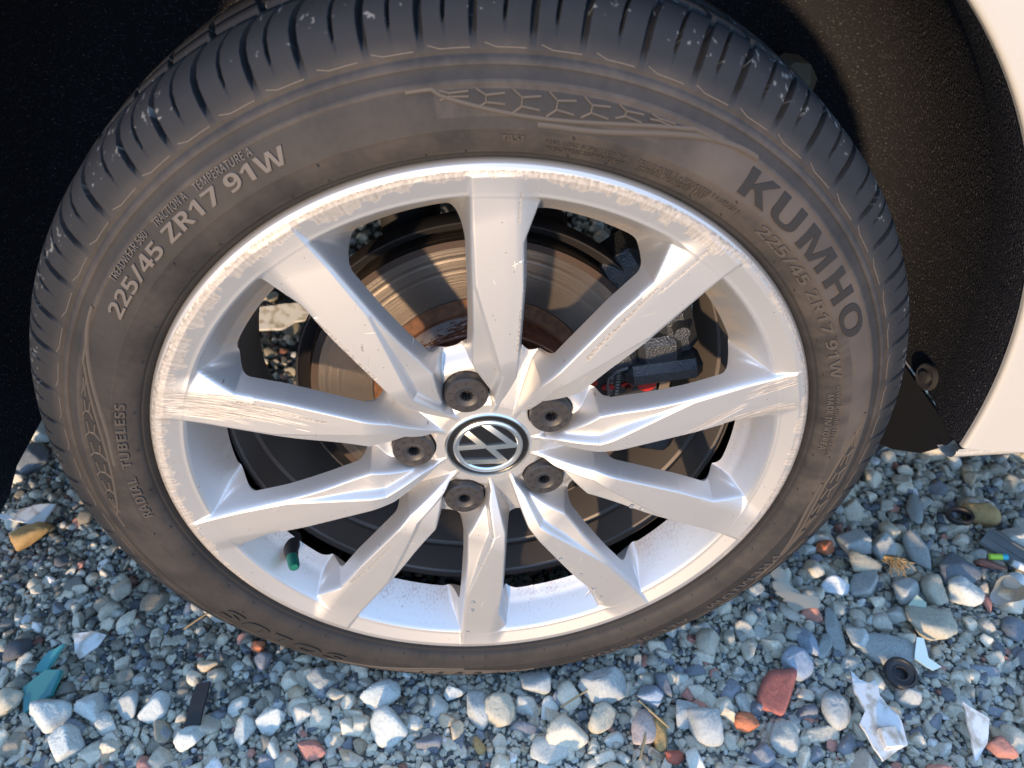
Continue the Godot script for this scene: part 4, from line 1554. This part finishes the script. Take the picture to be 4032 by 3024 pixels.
func sheet(outline: Array, thick: float, bulge: float, m: Material, called: String, at: Vector3, turn: float, tilt: Vector3, label: String, category: String) -> MeshInstance3D:
	# a scrap of sheet material: an outline (in x, z) with a thickness and a slight curl
	var g := Geo.new()
	var poly := PackedVector2Array()
	for k in outline.size():
		var a: Vector2 = outline[k]
		var b: Vector2 = outline[(k + 1) % outline.size()]
		var cnt := maxi(1, int((b - a).length() / 0.006))
		for j in cnt:
			var p := a.lerp(b, float(j) / cnt)
			poly.append(p + Vector2(noise.get_noise_2d(p.x * 60000.0, p.y * 60000.0), noise.get_noise_2d(p.x * 60000.0 + 50.0, p.y * 60000.0)) * 0.0008)
	var up := func(p: Vector2) -> float: return bulge * (1.0 - p.length_squared() / 0.0009) * 1.0 + 0.0016 * noise.get_noise_2d(p.x * 20000.0, p.y * 20000.0)
	var ix := Geometry2D.triangulate_polygon(poly)
	for side in [1.0, -1.0]:
		var s := g.v.size()
		for p in poly: g.add(Vector3(p.x, up.call(p) + side * thick / 2.0, p.y), Vector3(0, side, 0))
		for k in range(0, ix.size(), 3): g.tri(s + ix[k], s + ix[k + 1], s + ix[k + 2])
	var cw := 1.0 if Geometry2D.is_polygon_clockwise(poly) else -1.0
	for k in poly.size():
		var a := poly[k]
		var b := poly[(k + 1) % poly.size()]
		var nn := Vector3((b - a).y, 0, -(b - a).x).normalized() * -cw
		var s := g.add(Vector3(a.x, up.call(a) - thick / 2.0, a.y), nn)
		g.add(Vector3(b.x, up.call(b) - thick / 2.0, b.y), nn)
		g.add(Vector3(b.x, up.call(b) + thick / 2.0, b.y), nn)
		g.add(Vector3(a.x, up.call(a) + thick / 2.0, a.y), nn)
		g.tri(s, s + 1, s + 2); g.tri(s, s + 2, s + 3)
	var o := obj(called, g, m)
	o.transform = Transform3D(Basis.from_euler(tilt) * Basis(Vector3.UP, deg_to_rad(turn)), at)
	tag(o, label, category)
	return o


func V(a: Array) -> Array:
	var o := []
	for k in range(0, a.size(), 2): o.append(Vector2(a[k], a[k + 1]) * 0.001)
	return o


func debris() -> void:
	sheet(V([-34, -3, 24, -16, 34, -15, 30, 16, 12, 12]), 0.0025, 0.002, M.white_plastic, "plastic_shard", Vector3(-0.545, 0.016, -0.245), 0, Vector3(0.10, 0, 0.05), "white pointed plastic shard at the left edge above the ochre stone", "plastic shard")
	sheet(V([-16, -12, 2, -14, 15, -10, 10, 2, -4, 14, -10, 6]), 0.002, 0.002, M.white_plastic, "plastic_chip", Vector3(-0.406, 0.017, -0.063), 0, Vector3(0.2, 0, -0.1), "small white plastic chip at the lower left beside the teal glass", "plastic chip")
	sheet(V([-12, 10, 0, -8, 14, -14, 4, 12]), 0.004, 0.0, M.teal, "glass_fragment", Vector3(-0.444, 0.012, -0.053), 0, Vector3(0.2, 0, 0.2), "small bright teal glass sliver at lower left", "glass fragment")
	sheet(V([-18, -4, 2, -18, 18, -16, 12, 6, -10, 20]), 0.005, 0.0, M.teal_dark, "glass_fragment", Vector3(-0.436, 0.014, -0.020), 0, Vector3(0.3, 0, 0.15), "larger dark teal glass piece above the big speckled stone", "glass fragment")
	sheet(V([-8, 22, -4, -20, 9, -22, 7, 18]), 0.003, 0.001, M.plastic, "plastic_strip", Vector3(-0.281, 0.018, 0.010), 0, Vector3(0.15, 0, 0.1), "black plastic strip among pale stones at lower left", "plastic strip")
	sheet(V([-2, -48, 0, -37, 6, -32, 13, -35, 14, -28, 9, -19, 11, -9, 19, 0, 18, 25, 10, 28, -8, 36, -13, 25, -19, 5, -10, -5, -11, -26, -6, -40]), 0.003, 0.006, M.white_plastic, "plastic_bracket", Vector3(0.346, 0.026, 0.074), 0, Vector3(0.12, 0, 0.03), "broken white plastic bracket with jagged arms at bottom right", "plastic bracket")
	sheet(V([-14, 27, -2, -24, 16, -8, 4, 12]), 0.0022, 0.003, M.white_plastic, "plastic_shard", Vector3(0.434, 0.020, 0.089), 0, Vector3(0.25, 0, -0.1), "white four-sided plastic shard with mud stains at bottom right", "plastic shard")
	var rg := Geo.new()
	var spine := [Vector3(-0.016, 0.004, -0.034), Vector3(-0.006, 0.012, -0.024), Vector3(0.001, 0.016, -0.010), Vector3(0.002, 0.012, 0.004), Vector3(0.006, 0.009, 0.014), Vector3(0.015, 0.012, 0.022), Vector3(0.020, 0.004, 0.032)]
	var wide := [0.004, 0.007, 0.008, 0.009, 0.014, 0.017, 0.012]
	var roll := [0.9, 0.5, 0.1, -0.3, 0.1, 0.35, 0.6]
	for side in [1.0, -1.0]:
		var st := rg.v.size()
		for k in 37:
			var f := k / 36.0 * 6.0
			var i0 := mini(int(f), 5)
			var u := f - i0
			var c: Vector3 = spine[i0].lerp(spine[i0 + 1], smoothstep(0.0, 1.0, u))
			var w2 := lerpf(wide[i0], wide[i0 + 1], u) * (1.0 + 0.35 * noise.get_noise_1d(k * 900.0))
			var ro := lerpf(roll[i0], roll[i0 + 1], u)
			for j in 7:
				var q := j / 6.0 - 0.5
				var lift := 0.004 * (1.0 - 4.0 * q * q) + 0.0012 * noise.get_noise_2d(k * 700.0, j * 900.0)
				var off := Vector3(cos(ro), sin(ro), 0.25) * q * w2 * 2.0
				rg.add(c + off + Vector3(0, lift + side * 0.0007, 0), Vector3(-sin(ro) * 0.7 + q * 0.5, 1.0, 0).normalized() * side)
		for k in 36:
			for j in 6:
				var q0 := st + k * 7 + j
				rg.tri(q0, q0 + 1, q0 + 7); rg.tri(q0 + 1, q0 + 8, q0 + 7)
	var tp := obj("torn_plastic", rg, M.white_dirty)
	tp.position = Vector3(0.310, 0.014, -0.080)
	tag(tp, "torn dirty white plastic curled beside the tyre at lower right", "torn plastic")
	sheet(V([-12, 4, -2, -16, 4, -14, 2, 4, 11, 14, 2, 17]), 0.0022, 0.0, M.clear_blue, "glass_splinter", Vector3(0.425, 0.022, 0.012), 0, Vector3(0.3, 0, 0.1), "pale blue glass splinter above the black rubber washer", "glass splinter")
	sheet(V([-9, -4, 3, -13, 9, -4, 6, 10, -6, 12]), 0.0022, 0.0, M.green_glass, "glass_scrap", Vector3(0.446, 0.020, -0.041), 0, Vector3(0.4, 0, 0.2), "pale green translucent scrap left of the large beige stone", "glass scrap")
	sheet(V([-70, -12, 70, -26, 68, 2, 30, 12, 10, 24, -66, 22]), 0.006, 0.001, M.white_plastic, "plastic_strip", Vector3(-0.309, 0.030, -0.630), 0, Vector3(0.45, 0, 0), "long white plastic strip lying behind the wheel, seen through the spokes", "plastic strip")
	var br := get_node("plastic_bracket")
	var rb := Geo.new()
	rb.box(Transform3D(Basis(), Vector3(0.002, 0.006, 0.020)), Vector3(0.016, 0.009, 0.018), 0.001)
	obj("rib", rb, M.white_plastic, br)
	# the washer
	var w := Geo.new()
	w.lathe([Vector2(0.0156, -0.001), Vector2(0.0156, 0.0030), Vector2(0.0146, 0.0042), Vector2(0.0126, 0.0044), Vector2(0.0118, 0.0030), Vector2(0.0080, 0.0024), Vector2(0.0070, 0.0030), Vector2(0.0062, 0.0028), Vector2(0.0060, -0.003), Vector2(0.0001, -0.003)], 48, 1.0)
	var wo := obj("rubber_washer", w, M.rubber_black)
	wo.transform = Transform3D(Basis.from_euler(Vector3(-PI / 2.0 + 0.20, 0.0, 0.12)), Vector3(0.392, 0.020, 0.030))
	tag(wo, "round black rubber washer with a hollow centre lying on the gravel", "washer")
	var ov := Geo.new()
	ov.lathe([Vector2(0.0150, -0.002), Vector2(0.0152, 0.003), Vector2(0.0138, 0.0052), Vector2(0.0112, 0.0050), Vector2(0.0100, 0.002), Vector2(0.0098, -0.004)], 40, 1.0)
	var oo := obj("rubber_grommet", ov, M.rubber_black)
	oo.transform = Transform3D(Basis.from_euler(Vector3(-PI / 2.0 + 0.1, 0.0, -0.1)) * Basis.from_scale(Vector3(1.05, 0.8, 1.0)), Vector3(0.559, 0.016, -0.161))
	tag(oo, "black oval rubber ring beside the brown stone near the sill", "rubber ring")
	# the grey moulding
	var mo := Geo.new()
	var prof := []
	for k in 9: prof.append(Vector2(cos(PI * k / 8.0) * 0.014, sin(PI * k / 8.0) * 0.009))
	for j in 8:
		for k in 8:
			var z0 := -0.030 + 0.0075 * j
			var f0 := 1.0 + 0.25 * j / 8.0
			var f1 := 1.0 + 0.25 * (j + 1) / 8.0
			mo.out([Vector3(prof[k].x * f0, prof[k].y, z0), Vector3(prof[k + 1].x * f0, prof[k + 1].y, z0), Vector3(prof[k + 1].x * f1, prof[k + 1].y, z0 + 0.0075), Vector3(prof[k].x * f1, prof[k].y, z0 + 0.0075)], Vector3(0, 0, z0))
	for e in [-0.030, 0.030]:
		var cap := []
		for k in 9: cap.append(Vector3(prof[k].x * (1.0 if e < 0 else 1.25), prof[k].y, e))
		mo.out(cap, Vector3(0, 0.003, 0))
	for s in [-0.006, 0.006]:
		mo.box(Transform3D(Basis(), Vector3(s, 0.0085, 0.0)), Vector3(0.0018, 0.003, 0.052), 0.0004)
	var moo := obj("plastic_moulding", mo, M.grey_plastic)
	moo.transform = Transform3D(Basis.from_euler(Vector3(0.08, deg_to_rad(38.0), 0.15)), Vector3(0.590, 0.014, -0.107))
	tag(moo, "dark grey ribbed plastic moulding at the right edge", "plastic moulding")
	var tb := Geo.new()
	tb.tube([Vector3(-0.010, 0, 0), Vector3(0.0, 0.0005, 0.0), Vector3(0.003, 0.0005, 0)], [0.0034, 0.0034, 0.0034], 16)
	var tbo := obj("plastic_tube", tb, M.lime)
	tbo.transform = Transform3D(Basis.from_euler(Vector3(0, -0.2, 0.08)), Vector3(0.566, 0.022, -0.096))
	var te := Geo.new()
	te.tube([Vector3(0.003, 0.0005, 0), Vector3(0.0085, 0.0005, 0)], [0.0036, 0.0036], 16)
	obj("tube_end", te, M.cyan, tbo)
	tag(tbo, "short lime green tube with a cyan end by the dark slate", "plastic tube")
	var t2 := Geo.new()
	t2.tube([Vector3(-0.016, 0.004, -0.010), Vector3(0.016, 0, 0.012)], [0.0042, 0.0042], 16)
	var t2o := obj("plastic_tube", t2, M.white_plastic)
	t2o.position = Vector3(0.592, 0.018, -0.078)
	tag(t2o, "white plastic tube end at the right edge of the picture", "plastic tube")
	var cup := Geo.new()
	var cs := cup.v.size()
	for j in 9:
		for k in 33:
			var a := TAU * k / 32.0
			var rr := (0.012 + 0.007 * j / 8.0) * (1.0 + 0.16 * sin(a * 3.0 + j * 0.6) * j / 8.0)
			cup.add(Vector3(cos(a) * rr, 0.030 * j / 8.0, sin(a) * rr * 0.7), Vector3(cos(a), 0.15, sin(a)).normalized())
	for j in 8:
		for k in 32:
			var q := cs + j * 33 + k
			cup.tri(q, q + 1, q + 33); cup.tri(q + 1, q + 34, q + 33)
	var base := []
	for k in 32: base.append(cup.v[cs + k])
	cup.face(base)
	var cupo := obj("crushed_cup", cup, M.cup)
	cupo.transform = Transform3D(Basis.from_euler(Vector3(0.3, 0.6, 1.25)), Vector3(0.566, 0.020, -0.066))
	tag(cupo, "crushed translucent white plastic cup at the right edge", "plastic cup")
	# a dried tuft
	var dg := Geo.new()
	for k in 26:
		var a := rng.randf_range(-0.6, 0.6)
		var l := rng.randf_range(0.014, 0.032)
		var p0 := Vector3(rng.randf_range(-0.006, 0.006), rng.randf_range(0.0, 0.008), -0.012)
		var p1 := p0 + Vector3(sin(a) * l * 0.5 + 0.004, rng.randf_range(0.0, 0.008), cos(a) * l * 0.5)
		var p2 := p0 + Vector3(sin(a) * l + rng.randf_range(-0.005, 0.009), rng.randf_range(-0.002, 0.004), cos(a) * l)
		dg.tube([p0, p1, p2], [0.0011, 0.0009, 0.0004], 5)
	var dgo := obj("dried_plant", dg, M.straw)
	dgo.transform = Transform3D(Basis(Vector3.UP, 0.4), Vector3(0.443, 0.024, -0.091))
	tag(dgo, "tuft of dried brown plant between the stones at right", "dried plant")
	# straws
	var spots := [[0.075, 0.030, 0.5, "straw lying left of the largest grey stone"], [0.145, 0.052, -0.9, "thin straw beside the round speckled stone"], [-0.300, -0.085, 0.7, "pale straw among fine gravel left of the tyre"], [0.130, 0.075, 1.2, "straw across the pinkish stone at the bottom edge"]]
	for s in spots:
		var sg := Geo.new()
		sg.tube([Vector3(-0.018, 0, 0), Vector3(0, 0.002, 0.001), Vector3(0.018, 0, 0)], [0.0010, 0.0012, 0.0007], 6)
		var so := obj("straw", sg, M.straw)
		so.transform = Transform3D(Basis(Vector3.UP, s[2]), Vector3(s[0], 0.020, s[1]))
		tag(so, s[3], "straw", "dry straws on the gravel")


func make_materials() -> void:
	M.water = mat(Color(1, 1, 1, 0.02), 0.02)
	M.water.transparency = BaseMaterial3D.TRANSPARENCY_ALPHA
	M.water.refraction_enabled = true
	M.water.refraction_scale = 0.033
	M.foam = mat(lin(0.17, 0.15, 0.11), 0.9)
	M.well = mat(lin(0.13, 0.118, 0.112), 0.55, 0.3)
	M.chrome = mat(lin(0.86, 0.85, 0.81), 0.30, 1.0)
	M.cap_black = mat(lin(0.007, 0.0075, 0.009), 0.30)
	M.bolt = mat(lin(0.026, 0.025, 0.027), 0.48)
	M.black = mat(lin(0.006, 0.006, 0.007), 0.9)
	M.rubber_black = mat(lin(0.016, 0.016, 0.018), 0.55)
	M.green = mat(lin(0.010, 0.125, 0.085), 0.30)
	M.red = mat(lin(0.42, 0.014, 0.012), 0.5)
	M.pad = mat(lin(0.020, 0.020, 0.022), 0.6)
	M.print = mat(lin(0.30, 0.30, 0.30), 0.6)
	M.wire = mat(lin(0.10, 0.10, 0.11), 0.5)
	M.iron = mat(lin(0.20, 0.16, 0.13), 0.55, 0.6)
	M.under = mat(lin(0.018, 0.018, 0.019), 0.75)
	M.shield = mat(lin(0.045, 0.043, 0.045), 0.5, 0.5)
	M.clip = mat(lin(0.030, 0.030, 0.032), 0.4)
	M.plastic = mat(lin(0.014, 0.014, 0.016), 0.5)
	M.cast = mat(lin(0.070, 0.078, 0.090), 0.42, 0.65)
	M.cast.normal_enabled = true
	M.cast.normal_texture = noise_tex(0.09, [], true, 256, FastNoiseLite.TYPE_SIMPLEX_SMOOTH, 3, 7, 4.0)
	M.cast.uv1_triplanar = true
	M.cast.uv1_scale = Vector3(22, 22, 22)
	M.rust = mat(Color.WHITE, 0.8, 0.1)
	M.rust.albedo_texture = noise_tex(0.03, [[0.0, lin(0.06, 0.028, 0.016)], [0.5, lin(0.12, 0.052, 0.024)], [1.0, lin(0.20, 0.10, 0.05)]], false, 256, FastNoiseLite.TYPE_SIMPLEX_SMOOTH, 5, 3)
	M.rust.uv1_triplanar = true
	M.rust.uv1_scale = Vector3(14, 14, 14)
	M.hat = mat(Color.WHITE, 0.42, 0.55)
	var hi := Image.create(512, 64, false, Image.FORMAT_RGB8)
	for x in 512:
		var deg := (x + 0.5) / 512.0 * 360.0 - 180.0
		for y in 64:
			var n := noise.get_noise_2d(x * 9.0, y * 26.0) + 0.5 * noise.get_noise_2d(x * 40.0, y * 60.0)
			var silver := smoothstep(-0.06, 0.06, 0.85 - y / 34.0 - absf(deg - 128.0) / 55.0 + n * 0.7)
			var c := Color(0.085, 0.030, 0.022).lerp(Color(0.17, 0.065, 0.03), clampf(0.5 + n, 0.0, 1.0)).lerp(Color(0.33, 0.35, 0.38), silver)
			hi.set_pixel(x, y, c.linear_to_srgb())
	M.hat.albedo_texture = ImageTexture.create_from_image(hi)
	M.rust_dark = mat(lin(0.055, 0.036, 0.028), 0.7, 0.2)
	M.disc = mat(lin(0.21, 0.18, 0.155), 0.42, 1.0)
	# grooves turned into the disc: fine rings
	var im := Image.create(8, 512, false, Image.FORMAT_RGBA8)
	var rr := RandomNumberGenerator.new()
	rr.seed = 44
	var acc := 0.0
	for y in 512:
		acc = acc * 0.6 + rr.randf_range(-0.5, 0.5)
		for x in 8: im.set_pixel(x, y, grey(clampf(0.5 + acc * 0.6, 0.0, 1.0)))
	im.bump_map_to_normal_map(1.4)
	M.disc.normal_enabled = true
	M.disc.normal_texture = ImageTexture.create_from_image(im)
	M.disc.normal_scale = 0.6
	M.body = mat(lin(0.50, 0.48, 0.435), 0.36, 0.2)
	M.body.clearcoat_enabled = true
	M.body.clearcoat = 0.6
	M.body.clearcoat_roughness = 0.08
	M.body_low = M.body.duplicate()
	M.body_low.normal_enabled = true
	M.body_low.normal_texture = noise_tex(0.03, [], true, 256, FastNoiseLite.TYPE_SIMPLEX_SMOOTH, 3, 17, 5.0)
	M.body_low.uv1_triplanar = true
	M.body_low.uv1_scale = Vector3(9, 9, 9)
	M.felt = mat(Color.WHITE, 1.0, 0.0, 0.05)
	M.felt.albedo_texture = noise_tex(0.13, [[0.0, lin(0.018, 0.019, 0.023)], [0.70, lin(0.024, 0.025, 0.029)], [0.78, lin(0.035, 0.035, 0.038)], [0.84, lin(0.20, 0.20, 0.205)], [1.0, lin(0.35, 0.34, 0.33)]], false, 512, FastNoiseLite.TYPE_SIMPLEX_SMOOTH, 3, 21)
	M.felt.uv1_triplanar = true
	M.felt.uv1_scale = Vector3(5, 5, 5)
	M.felt.normal_enabled = true
	M.felt.normal_texture = noise_tex(0.16, [], true, 512, FastNoiseLite.TYPE_SIMPLEX_SMOOTH, 3, 22, 3.0)
	M.dirt = mat(Color.WHITE, 0.95)
	M.dirt.albedo_texture = noise_tex(0.06, [[0.0, lin(0.14, 0.135, 0.12)], [0.5, lin(0.26, 0.25, 0.22)], [1.0, lin(0.42, 0.41, 0.37)]], false, 512, FastNoiseLite.TYPE_SIMPLEX_SMOOTH, 6, 31)
	M.dirt.uv1_triplanar = true
	M.dirt.uv1_world_triplanar = true
	M.dirt.uv1_scale = Vector3(4, 4, 4)
	M.dirt.normal_enabled = true
	M.dirt.normal_texture = noise_tex(0.09, [], true, 512, FastNoiseLite.TYPE_CELLULAR, 3, 32, 10.0)
	M.stone = mat(Color.WHITE, 0.82, 0.0, 0.4)
	M.stone.vertex_color_use_as_albedo = true
	M.stone.albedo_texture = noise_tex(0.035, [[0.0, lin(0.50, 0.50, 0.51)], [0.32, lin(0.82, 0.82, 0.82)], [0.55, lin(0.95, 0.95, 0.93)], [0.8, lin(1.0, 0.99, 0.96)], [1.0, lin(1.0, 0.95, 0.86)]], false, 512, FastNoiseLite.TYPE_SIMPLEX_SMOOTH, 6, 41)
	M.stone.uv1_triplanar = true
	M.stone.uv1_world_triplanar = true
	M.stone.uv1_scale = Vector3(17, 17, 17)
	M.stone.normal_enabled = true
	M.stone.normal_texture = noise_tex(0.09, [], true, 512, FastNoiseLite.TYPE_SIMPLEX_SMOOTH, 5, 42, 9.0)
	M.stone.normal_scale = 0.5
	M.white_plastic = mat(lin(0.62, 0.64, 0.64), 0.45)
	M.white_plastic.albedo_color = Color.WHITE
	M.white_plastic.albedo_texture = noise_tex(0.018, [[0.0, lin(0.24, 0.21, 0.16)], [0.36, lin(0.46, 0.45, 0.41)], [0.5, lin(0.60, 0.62, 0.62)], [1.0, lin(0.66, 0.69, 0.70)]], false, 256, FastNoiseLite.TYPE_SIMPLEX_SMOOTH, 5, 61)
	M.white_plastic.uv1_triplanar = true
	M.white_plastic.uv1_scale = Vector3(9, 9, 9)
	M.white_plastic.backlight_enabled = true
	M.white_plastic.backlight = Color(0.15, 0.15, 0.15)
	M.white_dirty = mat(lin(0.48, 0.46, 0.38), 0.6)
	M.teal = mat(Color(lin(0.10, 0.45, 0.50), 0.45), 0.2)
	M.teal.refraction_enabled = false
	M.teal = mat(lin(0.10, 0.33, 0.36), 0.15)
	M.teal_dark = mat(lin(0.045, 0.18, 0.20), 0.12)
	for m in [M.teal, M.teal_dark]:
		m.backlight_enabled = true
		m.backlight = Color(0.5, 0.8, 0.8)
	M.clear_blue = mat(lin(0.36, 0.52, 0.56), 0.12)
	M.green_glass = mat(lin(0.34, 0.42, 0.32), 0.3)
	M.grey_plastic = mat(lin(0.13, 0.14, 0.14), 0.5)
	M.lime = mat(lin(0.42, 0.70, 0.06), 0.35)
	M.cyan = mat(lin(0.04, 0.42, 0.55), 0.35)
	M.cup = mat(lin(0.52, 0.55, 0.54), 0.3)
	M.straw = mat(lin(0.34, 0.24, 0.12), 0.8)


# ---------------------------------------------------------------- sky
func sky_image() -> Image:
	# clear late-afternoon sky: blue above, a broad warm glow low down, stronger on the side of the setting sun (+z)
	var w := 512
	var h := 256
	var im := Image.create(w, h, false, Image.FORMAT_RGBF)
	for y in h:
		var el := 90.0 - 180.0 * (y + 0.5) / h
		for x in w:
			var az := TAU * ((x + 0.5) / w - 0.5)
			var toward := 0.5 + 0.5 * cos(az - SUN_AZ)
			var c := Color(0.25, 0.47, 0.87).lerp(Color(0.41, 0.62, 0.91), pow(clampf(1.0 - el / 70.0, 0.0, 1.0), 1.5))
			var glow := exp(-pow(maxf(el, 0.0) / lerpf(6.0, 13.0, toward), 2.0))
			c = c.lerp(Color(0.95, 0.83, 0.68) * lerpf(0.75, 1.0, toward), glow * lerpf(0.30, 1.0, toward * toward))
			if el < 0.0: c = Color(0.20, 0.19, 0.17)
			im.set_pixel(x, y, c)
	return im


const SUN_AZ := PI / 2.0 + 0.35


func _ready() -> void:
	rng.seed = 11
	noise.seed = 3
	noise.frequency = 0.01
	noise.fractal_octaves = 4
	# camera
	var cam := Camera3D.new()
	cam.name = "camera"
	cam.fov = 53.49
	cam.near = 0.02
	cam.far = 1000.0
	cam.position = HUB + Vector3(-0.0138, 0.40108, 0.39854)
	cam.rotation = Vector3(-0.67946, -0.07619, 0.0)
	add_child(cam)
	cam.current = true
	# sky and exposure
	var env := Environment.new()
	env.background_mode = Environment.BG_SKY
	var sky := Sky.new()
	var sm := PanoramaSkyMaterial.new()
	sm.panorama = ImageTexture.create_from_image(sky_image())
	sky.sky_material = sm
	env.sky = sky
	env.background_energy_multiplier = 1.9
	env.tonemap_mode = Environment.TONE_MAPPER_LINEAR
	env.tonemap_exposure = 1.27
	env.sdfgi_enabled = true
	env.ssao_enabled = true
	env.ssil_enabled = true
	var we := WorldEnvironment.new()
	we.name = "world"
	we.environment = env
	var at := CameraAttributesPhysical.new()
	at.frustum_focus_distance = 0.56
	at.frustum_focal_length = 35.0
	at.exposure_aperture = 14.0
	we.camera_attributes = at
	add_child(we)
	# the low sun behind the photographer, veiled
	var sun := DirectionalLight3D.new()
	sun.name = "sun"
	sun.light_color = Color(1.0, 0.85, 0.67)
	sun.light_energy = 1.55
	sun.light_angular_distance = 2.5
	sun.shadow_enabled = true
	sun.rotation = Vector3(deg_to_rad(-3.8), deg_to_rad(-20.0), 0.0)
	add_child(sun)

	make_materials()
	paint_wheel()
	paint_tyre()
	ground()
	car = Node3D.new()
	car.name = "car"
	add_child(car)
	tag(car, "pale silver-beige car seen at one front wheel and its black arch", "car")
	body()
	brake()
	wheel = Node3D.new()
	wheel.name = "wheel"
	wheel.position = HUB
	car.add_child(wheel)
	wheel.set_meta("label", "scuffed silver ten-spoke alloy wheel with a dusty black tyre")
	tyre()
	tyre_marks()
	wheel_face()
	hub_cap()
	bolts()
	valve()
	drops()
	for s in STONES: big_spots.append(Vector3(s[1], s[2], (s[3] + s[4]) / 4.0))
	gravel()
	stones()
	debris()
